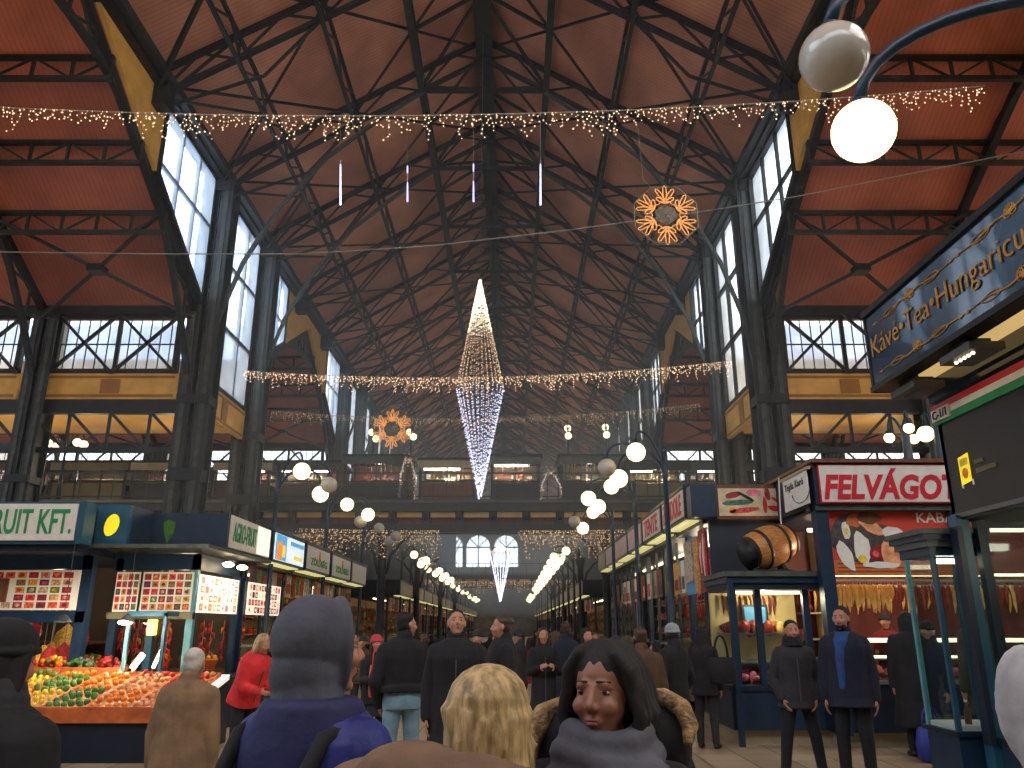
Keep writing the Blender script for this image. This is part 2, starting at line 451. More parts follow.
PBR = 9.35  # top of ochre panel
for sname, X, s_ in (('left', XL, -1), ('right', XR, 1)):
    bays = [(T1b, T2a)]+[(T2b+5*k, T2b+5*k+5) for k in range(18)]
    for (a, b_) in bays:
        win_rect(X=X, a=a+.4, b=b_-.4, z0=PBR, z1=16.2, nm=3, nh=3, label=f'tall clerestory window on the {sname} side of the nave')
        m = MB(); m.box(X-.08, X+.08, a+.4, b_-.4, AZ-.3, PBR, M['yellow'])
        for zz in (AZ-.2, PBR-.12): m.box(X-.11, X+.11, a+.4, b_-.4, zz-.04, zz+.04, M['yellowD'])
        m.box(X-.11, X+.11, (a+b_)/2-.25, (a+b_)/2+.25, AZ-.16, PBR-.16, M['yellowD'])
        trim(m, f'ochre painted parapet panel under the {sname} clerestory window')
    # eave girder
    m = MB(); m.box(X-.3, X+.3, -6, YE, 16.15, 16.85, M['steelD']); m.box(X-s_*.42-.1, X-s_*.42+.1, -6, YE, 16.25, 16.5, M['steel'])
    trim(m, f'dark iron eave girder along the {sname} side of the nave')
    # gables over the cross halls: glass then ochre toward the ridge
    for (ya, yb) in ((T1a, T1b), (T2a, T2b)):
        ym = (ya+yb)/2; half = yb-ym; zt = 16.15
        fz = lambda y: TE+.57*(half-abs(y-ym))
        for sg in (1, -1):
            y1 = ym+sg*(half-.4); y0 = ym+sg*half*.52
            NW[0] += 1; f = MB(); S = M['steelD']
            f.bar((X, y1, fz(y1)), (X, y0, fz(y0)), .2, S); f.bar((X, y1, zt), (X, y0, zt), .2, S)
            f.bar((X, y1, fz(y1)), (X, y1, zt), .16, S); f.bar((X, y0, fz(y0)), (X, y0, zt), .2, S)
            for k in (1/3, 2/3): y = y1+(y0-y1)*k; f.bar((X, y, fz(y)), (X, y, zt), .1, S)
            zz = (fz(y1)+zt)/2+.4; f.bar((X, y1, zz), (X, ym+sg*(half-(zz-TE)/.57), zz), .1, S)
            o = struct('window_%d' % NW[0], f, f'sloping clerestory window beside the cross hall on the {sname} side')
            MB().prism([(X+.06, y1, fz(y1)), (X+.06, y0, fz(y0)), (X+.06, y0, zt), (X+.06, y1, zt)], (.012, 0, 0), M['frost']).out('pane', o)
            m = MB(); m.prism([(X-.06, y0-sg*.1, fz(y0)), (X-.06, ym, zt+.1 if fz(ym) > zt else fz(ym)), (X-.06, ym, zt), (X-.06, y0-sg*.1, zt)] if fz(ym) < zt-.01 else
                              [(X-.06, y0-sg*.1, fz(y0)), (X-.06, ym+sg*max(0, half-(zt-TE)/.57), zt), (X-.06, y0-sg*.1, zt)], (.12, 0, 0), M['yellow'])
            trim(m, f'ochre panel above the cross hall arch on the {sname} side')
    # window band over the aisle, facing the cross halls
    for Y in (T1b, T2b):
        for k in range(4):
            a = X+s_*(5*k+.6); b_ = X+s_*(5*k+4.6); a, b_ = min(a, b_), max(a, b_)
            win_rect(Y=Y, a=a, b=b_, z0=PBR, z1=11.35, nm=2, nh=1, xbr=True, fine=12, label=f'high window band with crossed braces in the {sname} cross hall')
            m = MB(); m.box(a-.1, b_+.1, Y-.08, Y+.08, AZ-.1, PBR, M['yellow']); m.box(a, b_, Y-.11, Y-.08, AZ-.02, AZ+.06, M['yellowD']); m.box(a, b_, Y-.11, Y-.08, PBR-.16, PBR-.08, M['yellowD'])
            m.box((a+b_)/2-.3, (a+b_)/2+.3, Y-.12, Y-.08, AZ+.1, PBR-.2, M['yellowD'])
            trim(m, f'ochre parapet panel under the {sname} cross hall window band')
        m = MB(); m.box(min(X, X+s_*20), max(X, X+s_*20), Y-.25, Y+.15, 11.3, 11.75, M['steelD']); m.box(min(X, X+s_*20), max(X, X+s_*20), Y-.1, Y+.1, AZ-.55, AZ-.1, M['steelD'])
        trim(m, f'dark iron beam over the {sname} cross hall windows')
        # lattice girder under the ochre panel
        t = thing('lattice_girder', f'iron lattice girder under the ochre panel, {"near" if Y < 30 else "far"} {sname} cross hall', 'girder', (X+s_*10, Y, AZ-2))
        m = MB(); zt, zb = AZ-.5, AZ-1.7
        m.bar((X, Y, zb), (X+s_*20, Y, zb), .16, M['steel']); m.out('chord', t)
        m = MB()
        for k in range(16):
            xa = X+s_*1.25*k; xb = X+s_*1.25*(k+1)
            m.bar((xa, Y, zb), (xb, Y, zt) if k % 2 else (xb, Y, zt), .08, M['steel']); m.bar((xa, Y, zt), (xa, Y, zb), .08, M['steel'])
        m.out('web', t)

# ---------------------------------------------------------------- columns
def column(X, Y, s_, h, label, group=None, w=.62, tall=True):
    t = thing('iron_column', label, 'column', (X, Y, 0), 0, group)
    S = M['steel']
    m = MB(); m.box(X-.7, X+.7, Y-.6, Y+.6, 0, .5, M['steelD']); m.box(X-.6, X+.6, Y-.5, Y+.5, .5, .7, M['steelD']); m.out('plinth', t)
    hw = w/2
    for dx in (-1, 1):
        m = MB(); x = X+dx*hw
        m.box(x-.04, x+.04, Y-.3, Y+.3, .7, h, S); m.box(x-.2, x+.2, Y-.34, Y-.29, .7, h, S); m.box(x-.2, x+.2, Y+.29, Y+.34, .7, h, S)
        m.box(x-dx*.3-.03, x-dx*.3+.03, Y-.3, Y+.3, .7, h, S); m.box(x-dx*.3-.07, x-dx*.3+.07, Y-.36, Y-.3, .7, h, M['steelL'])
        m.box(x-.07, x+.07, Y-.37, Y-.34, .7, h, M['steelL']); m.out('shaft', t)
    m = MB(); n = int(h/.62)
    for k in range(n):
        z0 = .8+k*(h-1)/n; z1 = z0+(h-1)/n
        a, b_ = (X-hw, X+hw) if k % 2 else (X+hw, X-hw)
        for yy in (Y-.31, Y+.31): m.bar((a, yy, z0), (b_, yy, z1), .07, S, .03, up=(0, 1, 0)); m.bar((b_, yy, z0), (a, yy, z1), .07, S, .03, up=(0, 1, 0))
    m.out('lattice', t)
    m = MB(); z = 8.3
    m.box(X-hw-.18, X+hw+.18, Y-.42, Y+.42, z, z+.3, M['steelD']); m.box(X-hw-.12, X+hw+.12, Y-.4, Y+.4, h-.5, h, M['steelD'])
    m.box(X-hw-.14, X+hw+.14, Y-.4, Y+.4, 5.9, 6.3, M['steelD'])
    m.out('collar', t)
    return t
names = {T1b: 'at the near edge of the crossing', T2a: 'behind the crossing column'}
COLS = {}
for sname, X, s_ in (('left', XL+.15, -1), ('right', XR+.05, 1)):
    COLS[sname] = column(X, T1b, s_, 16.2, f'tall riveted iron column at the {sname} corner of the crossing')
    copy_tree(COLS[sname], f'iron column one bay behind the {sname} crossing column', (X, T2a, 0))
    for k in range(19):
        y = T2b+5*k
        lab = f'iron column on the far {sname} corner of the second crossing' if k == 0 else f'distant iron column in the {sname} colonnade of the nave'
        copy_tree(COLS[sname], lab, (X, y, 0), group=None if k == 0 else f'far {sname} nave columns')
    copy_tree(COLS[sname], f'iron column of the {sname} cross hall, one bay outward of the crossing', (X+s_*5, T1b, 0)).scale = (.78, 1, 11.5/16.3)
    copy_tree(COLS[sname], f'outer iron column of the {sname} cross hall', (X+s_*10, T1b, 0)).scale = (.78, 1, 11.5/16.3)
    copy_tree(COLS[sname], f'inner iron column of the second {sname} cross hall', (X+s_*5, T2b, 0)).scale = (.78, 1, 11.5/16.3)
    copy_tree(COLS[sname], f'outer iron column of the second {sname} cross hall', (X+s_*10, T2b, 0)).scale = (.78, 1, 11.5/16.3)

# ---------------------------------------------------------------- nave roof trusses
offs = [9.0, 6.8, 4.5, 2.2, 0]
def nave_truss():
    t = thing('roof_truss', 'x', 'roof truss', (XC, 0, 16), 0, None)
    S = M['steelD']
    for s_ in (-1, 1):
        zt = lambda o: RZ-SL*o-.2
        zb = lambda o: RZ-SL*o-1.05
        m = MB(); m.bar((XC+s_*9, 0, zt(9)), (XC, 0, zt(0)), .12, S, .18); m.out('rafter', t)
        m = MB(); m.bar((XC+s_*9, 0, zb(9)), (XC, 0, zb(.0)), .15, S, .13); m.out('chord', t)
        m = MB()
        for i, o in enumerate(offs):
            if i < 4:
                o2 = offs[i+1]; om = (o+o2)/2
                m.bar((XC+s_*o, 0, zb(o)), (XC+s_*om, 0, zt(om)), .06, S); m.bar((XC+s_*om, 0, zt(om)), (XC+s_*o2, 0, zb(o2)), .06, S)
            m.bar((XC+s_*o, 0, zb(o)), (XC+s_*o, 0, zt(o)), .07, S)
        m.out('web', t)
        pts = [(XC+s_*8.75, 0, 9.2), (XC+s_*8.5, 0, 11.2), (XC+s_*7.9, 0, 13.2), (XC+s_*6.9, 0, 15.2), (XC+s_*5.4, 0, 17.2), (XC+s_*3.6, 0, 18.8), (XC+s_*2.0, 0, 20.0)]
        m = MB(); m.path(pts, .11, M['steelL'], .13, up=(0, 1, 0)); m.out('brace', t)
        m = MB(); m.box(XC+s_*9-.45, XC+s_*9+.45, -.25, .25, 15.5, 16.5, S); m.out('gusset', t)
        m = MB()
        for a, b_ in (((8.9, 15.7), (6.8, zt(6.8))), ((8.9, 15.5), (6.0, 16.6)), ((6.0, 16.6), (4.5, zb(4.5)))):
            m.bar((XC+s_*a[0], 0, a[1]), (XC+s_*b_[0], 0, b_[1]), .07, S)
        m.out('strut', t)
    m = MB(); m.bar((XC-2.2, 0, RZ-SL*2.2-1.05), (XC+2.2, 0, RZ-SL*2.2-1.05), .14, S); m.bar((XC, 0, RZ-.2), (XC, 0, RZ-SL*2.2-1.05), .1, S)
    m.out('collar_tie', t)
    return t
proto = nave_truss(); proto.location.y = 8.8
frames = [8.8+5*k for k in range(25)]
def drop(o, nm):
    for c in list(o.children):
        if c.name.split('.')[0] == nm: bpy.data.objects.remove(c)
for k, y in enumerate(frames):
    o = proto if k == 0 else copy_tree(proto, loc=(XC, y, 16))
    o['label'] = f'iron nave roof truss, {ORD[k]} from the camera' if k < 9 else 'distant iron roof truss deep in the nave'
    if k >= 9: o['group'] = 'far nave roof trusses'
for o in [o for o in bpy.data.objects if o.name.split('.')[0] == 'roof_truss']:
    if o.location.y < 22 or 30 < o.location.y < 42: drop(o, 'brace')
# bracing per bay
def bracing():
    t = thing('roof_bracing', 'x', 'roof bracing', (XC, 0, 16))
    for s_ in (-1, 1):
        m = MB()
        for oa, ob in ((9, 4.5), (4.5, 0)):
            za, zb = RZ-SL*oa-.6, RZ-SL*ob-.6
            m.bar((XC+s_*oa, 0, za), (XC+s_*ob, 5, zb), .07, M['steelD']); m.bar((XC+s_*ob, 0, zb), (XC+s_*oa, 5, za), .07, M['steelD'])
        m.bar((XC+s_*9, 0, RZ-SL*9-1), (XC+s_*6.8, 2.5, RZ-SL*6.8-1.1), .07, M['steel']); m.bar((XC+s_*9, 5, RZ-SL*9-1), (XC+s_*6.8, 2.5, RZ-SL*6.8-1.1), .07, M['steel'])
        m.bar((XC+s_*2.2, 0, RZ-SL*2.2-.9), (XC, 2.5, RZ-.4), .09, M['steelD']); m.bar((XC+s_*2.2, 5, RZ-SL*2.2-.9), (XC, 2.5, RZ-.4), .09, M['steelD'])
        m.bar((XC+s_*2.2, 2.5, RZ-SL*2.2-.6), (XC, 2.5, RZ-.4), .1, M['steelD'])
        m.out('cross_brace', t)
    return t
pb = bracing(); pb.location.y = 8.8
for k, y in enumerate(frames[:-1]):
    o = pb if k == 0 else copy_tree(pb, loc=(XC, y, 16))
    o['label'] = f'crossed roof bracing behind the {ORD[k]} nave truss' if k < 9 else 'distant crossed bracing deep in the nave roof'
    if k >= 9: o['group'] = 'far nave roof bracing'
# longitudinal lattice purlins
for s_, sname in ((-1, 'left'), (1, 'right')):
    for o, w in ((6.8, 'lower'), (4.5, 'middle'), (2.2, 'upper')):
        x = XC+s_*o; z1 = RZ-SL*o-.35; z0 = z1-.75
        t = thing('lattice_purlin', f'{w} lattice purlin running along the {sname} nave slope', 'purlin', (x, 70, z0))
        m = MB(); m.bar((x, 8, z1), (x, YE-5, z1), .1, M['steelD'], .12); m.out('chord', t)
        m = MB(); m.bar((x, 8, z0), (x, YE-5, z0), .11 if o > 3 else .22, M['steel'], .1); m.out('chord', t)
        m = MB(); n = 96
        for k in range(n):
            y0 = 8+k*1.25; m.bar((x, y0, z0 if k % 2 else z1), (x, y0+1.25, z1 if k % 2 else z0), .06, M['steel'])
        m.out('web', t)
t = thing('ridge_beam', 'heavy iron beam along the ridge of the nave roof', 'ridge beam', (XC, 70, RZ-1))
m = MB(); m.box(XC-.22, XC+.22, 8, YE-5, RZ-.75, RZ-.3, M['steelD']); m.out('beam', t)
m = MB(); m.box(XC-.3, XC+.3, 8, YE-5, RZ-.8, RZ-.75, M['steel']); m.out('flange', t)

# ---------------------------------------------------------------- cross hall roof ironwork
for sname, X, s_ in (('left', XL, -1), ('right', XR, 1)):
    for (ya, yb, w) in ((T1a, T1b, 'near'), (T2a, T2b, 'far')):
        ym = (ya+yb)/2; half = yb-ym
        fz = lambda y: TE+.57*(half-abs(y-ym))
        for i, fr in enumerate((.37, .58, .8)):
            y = yb-half*fr
            t = thing('lattice_purlin', f'{("lower", "middle", "upper")[i]} lattice purlin under the {w} {sname} cross hall roof', 'purlin', (X+s_*9, y, fz(y)-1))
            z1 = fz(y)-.15; z0 = z1-.62
            m = MB(); m.bar((X, y, z1), (X+s_*19, y, z1), .12, M['steelD']); m.out('chord', t)
            m = MB(); m.bar((X, y, z0), (X+s_*19, y, z0), .12, M['steel']); m.out('chord', t)
            m = MB()
            for k in range(19):
                xa = X+s_*k; m.bar((xa, y, z0), (xa, y, z1), .07, M['steel']); m.bar((xa, y, z0 if k % 2 else z1), (xa+s_, y, z1 if k % 2 else z0), .05, M['steel'])
            m.out('web', t)
        for j, dx in enumerate((0.15, 5, 10, 15)):
            x = X+s_*dx
            t = thing('arched_rib', f'arched iron roof rib, {ORD[j]} from the nave in the {w} {sname} cross hall', 'roof rib', (x, ym, TE))
            m = MB()
            m.bar((x, yb, TE-.2), (x, ym, fz(ym)-.25), .2, M['steelD']); m.bar((x, ya, TE-.2), (x, ym, fz(ym)-.25), .2, M['steelD']); m.out('rafter', t)
            m = MB(); pts = []
            for k in range(17):
                a = k/16; y = yb+(ya-yb)*a; z = (AZ+.2)+(fz(ym)-1.4-AZ-.2)*(1-abs(2*a-1)**2.4)
                pts.append((x, y, z))
            m.path(pts, .16, M['steel'], .16, up=(1, 0, 0)); m.out('arch', t)
            m = MB()
            for k in range(1, 16):
                y, z = pts[k][1], pts[k][2]; m.bar((x, y, z), (x, y, fz(y)-.25), .07, M['steel'])
                y2, z2 = pts[k+1 if k < 8 else k-1][1:]; m.bar((x, y, fz(y)-.25), (x, y2, z2), .06, M['steel'])
            m.out('web', t)
        for k in range(3):
            xa = X+s_*(5*k+.1); xb = X+s_*(5*k+5)
            m = MB(); y1 = yb-.3; y2 = yb-half*.4
            m.bar((xa, y1, fz(y1)-.5), (xb, y2, fz(y2)-.5), .09, M['steelD']); m.bar((xb, y1, fz(y1)-.5), (xa, y2, fz(y2)-.5), .09, M['steelD'])
            xm, yy = (xa+xb)/2, (y1+y2)/2; m.box(xm-.22, xm+.22, yy-.22, yy+.22, fz(yy)-.62, fz(yy)-.4, M['steelD'])
            tag(m.out('cross_brace'), f'crossed wind brace under the {w} {sname} cross hall roof, {ORD[k]} bay from the nave', 'wind brace')
# ================================================================ footbridge at gallery level
BY0, BY1, BZ0, BZ1 = 30.0, 36.5, 5.55, 6.32
PAL = [mat(f'goods_{i}', c, .6, var=.3, scale=14) for i, c in enumerate([(150, 60, 50), (176, 150, 110), (90, 100, 80), (60, 80, 100), (190, 170, 150), (110, 50, 60), (60, 110, 90), (140, 110, 70), (200, 190, 180), (70, 60, 60)])]
def footbridge(y0, y1, label):
    t = thing('footbridge', label, 'footbridge', (XC, (y0+y1)/2, BZ0-.4))
    a, b_ = -28, 26
    MB().box(a, b_, y0+.15, y1, BZ1-.25, BZ1, M['brick']).out('deck', t)
    m = MB(); m.box(a, b_, y0-.05, y0+.15, BZ1-.42, BZ1+.02, M['steelD']); m.box(a, b_, y0-.12, y0-.05, BZ1-.12, BZ1-.02, M['steelL']); m.out('fascia', t)
    m = MB(); m.box(a, b_, y0+.25, y0+.6, BZ0-.42, BZ0-.12, M['steelD']); m.box(a, b_, y0+.2, y0+.65, BZ0-.46, BZ0-.42, M['steelL']); m.out('lower_beam', t)
    m = MB(); m.box(a, b_, y0+.3, y0+.36, BZ1-.62, BZ1-.42, M['yellow']); m.out('ochre_panel', t)
    m = MB(); m.box(a, b_, y0+.6, y0+.68, BZ0-.12, BZ1-.5, M['brownW']); m.out('brown_panel', t)
    n = int((b_-a)/1.275)
    br = MB(); br.prism([(-.09, y0, BZ1-.42), (-.09, y0+.6, BZ1-.42), (-.09, y0+.6, BZ0-.12), (-.09, y0+.35, BZ0-.02), (-.09, y0+.12, BZ0+.12)], (.18, 0, 0), M['steel'])
    br.box(-.16, .16, y0+.25, y0+.6, BZ0-.12, BZ1-.42, M['steelD'])
    first = None
    for k in range(n):
        x = a+.5+k*1.275
        if first is None:
            first = br.out('bracket', t); base = first.location.copy()
            first.location = (x-XC*0, 0, 0); first.location.x = x
        else:
            c = first.copy(); COL.objects.link(c); c.parent = t; c.location.x = x
    # railing
    m = MB()
    for z in (BZ1+.1, BZ1+1.0): m.box(a, b_, y0-.02, y0+.02, z, z+.05, M['steelD'])
    for k in range(int((b_-a)/1.275)): m.box(a+k*1.275, a+k*1.275+.04, y0-.015, y0+.015, BZ1, BZ1+1, M['steel'])
    m.out('railing', t)
    return t
footbridge(BY0, BY1, 'iron gallery footbridge crossing the nave with brackets and ochre panels')
footbridge(76, 81, 'distant second footbridge crossing the nave low above the crowd')
for i, x in enumerate((-4.9, 3.55, -14.5, 12.5)):
    t = thing('bridge_post', ('slim iron post carrying the footbridge beside the left stalls', 'slim iron post carrying the footbridge beside the right stalls', 'outer iron footbridge post behind the fruit stall', 'outer iron footbridge post behind the meat stall')[i], 'post', (x, BY0+.5, 0))
    m = MB(); m.lathe((x, BY0+.5, 0), [(.3, 0), (.3, .3), (.16, .5), (.15, 4.6), (.3, 5.0), (.3, 5.13)], M['steelD'], 12); m.out('shaft', t)
    m = MB()
    for s_ in (-1, 1):
        m.tube([(x+s_*.15, BY0+.5, 3.6), (x+s_*.3, BY0+.5, 4.3), (x+s_*.7, BY0+.5, 4.8), (x+s_*1.1, BY0+.5, 5.08)], .06, M['steelD'], 6)
    m.out('brace', t)
    if i < 2:
        for k in range(3):
            copy_tree(t, f'distant iron gallery post on the {("left", "right")[i]} side of the passage', (x, 42+k*14, 0), group='distant gallery posts')

KL = []
def gallery_kiosk(x0, x1, y, label, top, low, goods, lit=0, seed=1, glassy=False, h=2.05):
    r = random.Random(seed); z = BZ1+.003
    t = thing('gallery_kiosk', label, 'kiosk', ((x0+x1)/2, y+1, z))
    fr = M['navyD'] if seed % 2 else M['steelD']
    m = MB()
    for x in (x0, x1-.1):
        for yy in (y, y+2.0): m.box(x, x+.1, yy, yy+.1, z, z+h, fr)
    m.box(x0, x1, y, y+.08, z+.95, z+1.02, fr)
    n = max(1, int((x1-x0)/.9))
    for k in range(1, n): x = x0+(x1-x0)*k/n; m.box(x-.03, x+.03, y, y+.06, z, z+h, fr)
    m.out('frame', t)
    MB().box(x0-.1, x1+.1, y-.1, y+2.2, z+h, z+h+.1, M['steelD']).box(x0-.05, x1+.05, y-.06, y, z+h-.3, z+h, top).out('roof', t)
    MB().box(x0+.1, x1-.1, y+.02, y+.06, z+.02, z+.93, low).out('counter_panel', t)
    MB().box(x0+.1, x1-.1, y+1.95, y+2.0, z, z+h, M['brick']).out('back_panel', t)
    sh = MB().box(x0+.1, x1-.1, y+1.2, y+1.95, z+1.28, z+1.31, M['khaki']).box(x0+.1, x1-.1, y+.6, y+1.95, z+.92, z+.95, M['khaki']).out('shelf', t)
    g = MB()
    if goods:
        for zz, yy in ((z+.952, y+.75), (z+1.312, y+1.35)):
            x = x0+.15
            while x < x1-.3:
                w_ = r.uniform(.08, .22); hh = r.uniform(.1, .3)
                mm = r.choice(goods)
                if r.random() < .5: g.box(x, x+w_, yy, yy+.18, zz, zz+hh, mm)
                else: g.lathe((x+w_/2, yy+.1, zz), [(w_*.4, 0), (w_*.45, hh*.5), (w_*.2, hh*.8), (w_*.22, hh)], mm, 7)
                x += w_+r.uniform(.01, .08)
        x = x0+.2
        while x < x1-.3:
            g.tube([(x, y+.5, z+h-.02), (x, y+.5, z+h-.2), (x+r.uniform(-.03, .03), y+.5, z+h-r.uniform(.35, .65))], [.01, .035, .02], r.choice(goods), 5); x += r.uniform(.12, .28)
        tag(g.out('goods', t), 'mixed small goods on the shelves', kind='stuff')
    if lit:
        MB().box(x0+.15, x0+.15+(x1-x0-.3)*lit, y+.25, y+.32, z+h-.34, z+h-.27, M['tube']).out('light_tube', t)
    KL.append(((x0+x1)/2, y+.6, z+h-.5))
    if glassy: MB().box(x0+.1, x1-.1, y+.03, y+.04, z+1.02, z+h-.3, M['glass']).out('glass', t)
    return t
kx = lambda px: (px-512)*.0391
GK = [(-40, 28, 'plain dark kiosk on the gallery at the far left edge', M['khaki'], M['brownW'], [0, 4], 0),
      (35, 113, 'khaki walled kiosk on the gallery left of the crossing column', M['khaki'], M['khaki'], [], 0),
      (118, 184, 'gallery kiosk with colourful hanging goods, left of the crossing column', M['beige'], M['steelD'], [0, 1, 3, 5, 6], 0),
      (204, 262, 'gallery kiosk with red and white goods, right behind the crossing column', M['beige'], M['brick'], [0, 4, 8, 5], .9),
      (268, 333, 'gallery kiosk with a bright strip light behind the left globe lamps', M['steelD'], M['brick'], [0, 7, 4], .85),
      (338, 405, 'gallery kiosk with a grey green fascia and a row of red goods', M['steelL'], M['steelD'], [5, 0, 5], 0),
      (416, 474, 'gallery kiosk with a brown wooden counter left of the bridge centre', M['beige'], M['brownW'], [1, 7, 8], .75),
      (490, 541, 'gallery kiosk with a dark counter and strip light right of the light spindle', M['steelL'], M['steelD'], [0, 4, 1], .8),
      (562, 626, 'dark gallery kiosk with shelves behind the right globe lamps', M['steelL'], M['steelD'], [9, 2, 4], 0),
      (632, 696, 'gallery kiosk with crowded shelves above the red lettered signs', M['steelD'], M['khaki'], [1, 7, 2, 4], .4),
      (702, 768, 'gallery kiosk with glazed sides left of the right crossing column', M['steelL'], M['steelD'], [4, 8, 9], .6),
      (800, 868, 'gallery kiosk with a white strip light above the large meat sign', M['beige'], M['steelD'], [0, 4, 1], .95),
      (874, 960, 'gallery kiosk partly hidden behind the coffee stall fascia', M['steelD'], M['steelD'], [9, 2], .6)]
for i, (a, b_, lab, top, low, gd, lit) in enumerate(GK):
    gallery_kiosk(kx(a), kx(b_), BY0+.75+.9, lab, top, low, [PAL[j] for j in gd], lit, seed=i+3, h=(1.75 if i < 5 or i > 8 else 2.0 if i != 6 else 1.85))
# silver tinsel arches hanging on the bridge rail
def tinsel(px, y, w_, h_, label, seed):
    r = random.Random(seed); c = PY(px, 500, y)
    x = c.x; z = BZ1+.05
    t = thing('tinsel_garland', label, 'garland', (x, y, z))
    m = MB(); pts = [(x-w_, y, z), (x-w_*.9, y, z+h_*.55), (x-w_*.3, y, z+h_), (x+w_*.3, y, z+h_*.9), (x+w_, y, z+h_*.5), (x+w_, y, z)]
    m.tube(pts, .05, M['tinsel'], 6); m.out('arch', t)
    m = MB()
    for k in range(130):
        a = r.random(); i = min(4, int(a*5)); f = a*5-i
        p = Vector(pts[i]).lerp(Vector(pts[i+1]), f); m.octa(p+Vector((r.gauss(0, .05), -.05+r.gauss(0, .04), r.gauss(0, .09))), r.uniform(.012, .028), M['bulbF'] if r.random() < .5 else M['tinsel'])
    tag(m.out('tinsel', t), kind='stuff')
M['tinsel'] = mat('silver_tinsel', (200, 205, 205), .25, .7, var=.1)
tinsel(407, BY0-.1, .3, 1.6, 'tall silver tinsel garland on the bridge rail left of the light spindle', 1)
tinsel(551, BY0-.1, .35, 1.0, 'silver tinsel garland on the bridge rail right of the light spindle', 2)
# ---------------------------------------------------------------- fairy lights
def fairy_string(p, q, sag, drop, n, label, cat='fairy lights', seed=1, bm=None, br_=.014, per=5, wirem=None, cov=(0, 1), curly=.03):
    r = random.Random(seed); p = Vector(p); q = Vector(q)
    t = thing('icicle_light_string', label, cat, (p+q)/2)
    P = lambda a: p.lerp(q, a)-Vector((0, 0, sag*4*a*(1-a)))
    m = MB(); m.tube([P(k/40) for k in range(41)], .012, wirem or M['wire'], 5); m.out('wire', t)
    d = MB(); bm_ = MB()
    for k in range(n):
        a = cov[0]+(cov[1]-cov[0])*(k+r.random()*.7)/n; c = P(a)
        L = drop*r.choice([.35, .5, .7, .45, 1.0, .3]); pts = [c]; kk = max(2, int(per*L/drop)+1)
        for j in range(1, kk+1): pts.append(c+Vector((r.gauss(0, curly), r.gauss(0, curly), -L*(j-r.uniform(0, .6))/kk)))
        d.tube(pts, .004, wirem or M['wire'], 3, caps=False)
        for x in pts[0:]:
            bm_.octa(x+Vector((r.gauss(0, .012), 0, 0)), br_*r.uniform(.7, 1.25), bm or M['bulb'])
    tag(d.out('drop_wires', t), kind='stuff'); tag(bm_.out('bulbs', t), 'tiny glowing bulbs', kind='stuff')
    return t
a0, a1 = PY(-60, 104, 13), PY(985, 86, 13)
fairy_string(a0, a1, .45, .55, 200, 'long nearest icicle light string hung right across the nave', seed=1, per=6, br_=.015)
fairy_string(PY(243, 371, 27.2), PY(742, 360, 27.2), .45, .55, 210, 'second icicle light string between the columns behind the light spindle', seed=2, per=6, br_=.02)
fairy_string(PY(272, 411, 34), PY(700, 404, 34), .5, .5, 170, 'third fainter icicle light string farther down the nave', seed=3, per=5, br_=.02, bm=M['bulbF'])
fairy_string(PY(300, 529, BY0-.3), PY(440, 531, BY0-.3), .02, 1.0, 95, 'dense fairy light curtain under the left part of the footbridge', seed=4, per=8, br_=.022, bm=M['bulbF'], wirem=M['wireD'], curly=.08)
fairy_string(PY(520, 531, BY0-.3), PY(625, 530, BY0-.3), .02, 1.0, 80, 'dense fairy light curtain under the right part of the footbridge', seed=5, per=8, br_=.022, bm=M['bulbF'], wirem=M['wireD'], curly=.08)
fairy_string(PY(425, 581, 75.4), PY(578, 581, 75.4), .1, 1.0, 90, 'faint fairy lights hanging on the distant second footbridge', seed=6, per=4, br_=.05, bm=M['bulbF'], wirem=M['wireD'])
# plain cable
m = MB(); pts = [PY(x, y, 15) for x, y in ((-40, 251), (0, 252), (150, 254), (300, 254), (430, 246), (570, 230), (700, 212), (800, 196), (900, 176), (1040, 148))]
pts2 = []
for k in range(len(pts)-1):
    for j in range(4): pts2.append(pts[k].lerp(pts[k+1], j/4))
m.tube(pts2+[pts[-1]], .014, M['wire'], 5); tag(m.out('overhead_cable'), 'thin bare cable sagging across the nave below the first icicle lights', 'cable')
# LED icicle tubes
for i, (px, y0, y1, on) in enumerate(((340.5, 160, 205, 0), (407.5, 166, 203, 1), (473.5, 164, 203, 1), (540.5, 160, 205, 0))):
    pt, pb = PY(px, y0, 13.05), PY(px, y1, 13.05); tt = PY(px, 122, 13.05)
    t = thing('led_icicle_tube', ('white led tube hanging below the icicle string, leftmost of four', 'violet led tube hanging below the icicle string, second from the left', 'violet led tube hanging just left of the nave axis', 'white led tube hanging below the icicle string, rightmost of four')[i], 'led tube', pb)
    m = MB(); m.tube([tt, pt], .004, M['wire'], 4); m.out('cord', t)
    m = MB(); m.tube([pt, pb], .010, M['globeOff'], 8); m.out('tube', t)
    m = MB(); 
    if on: m.tube([pt.lerp(pb, .0), pt.lerp(pb, .2)], .013, M['bulbV'], 6); m.tube([pt.lerp(pb, .45), pt.lerp(pb, .97)], [.011, .018], M['bulbV'], 6)
    else: m.tube([pt.lerp(pb, .1), pt.lerp(pb, 1)], [.011, .016], M['bulbC'], 6)
    m.out('led_core', t)
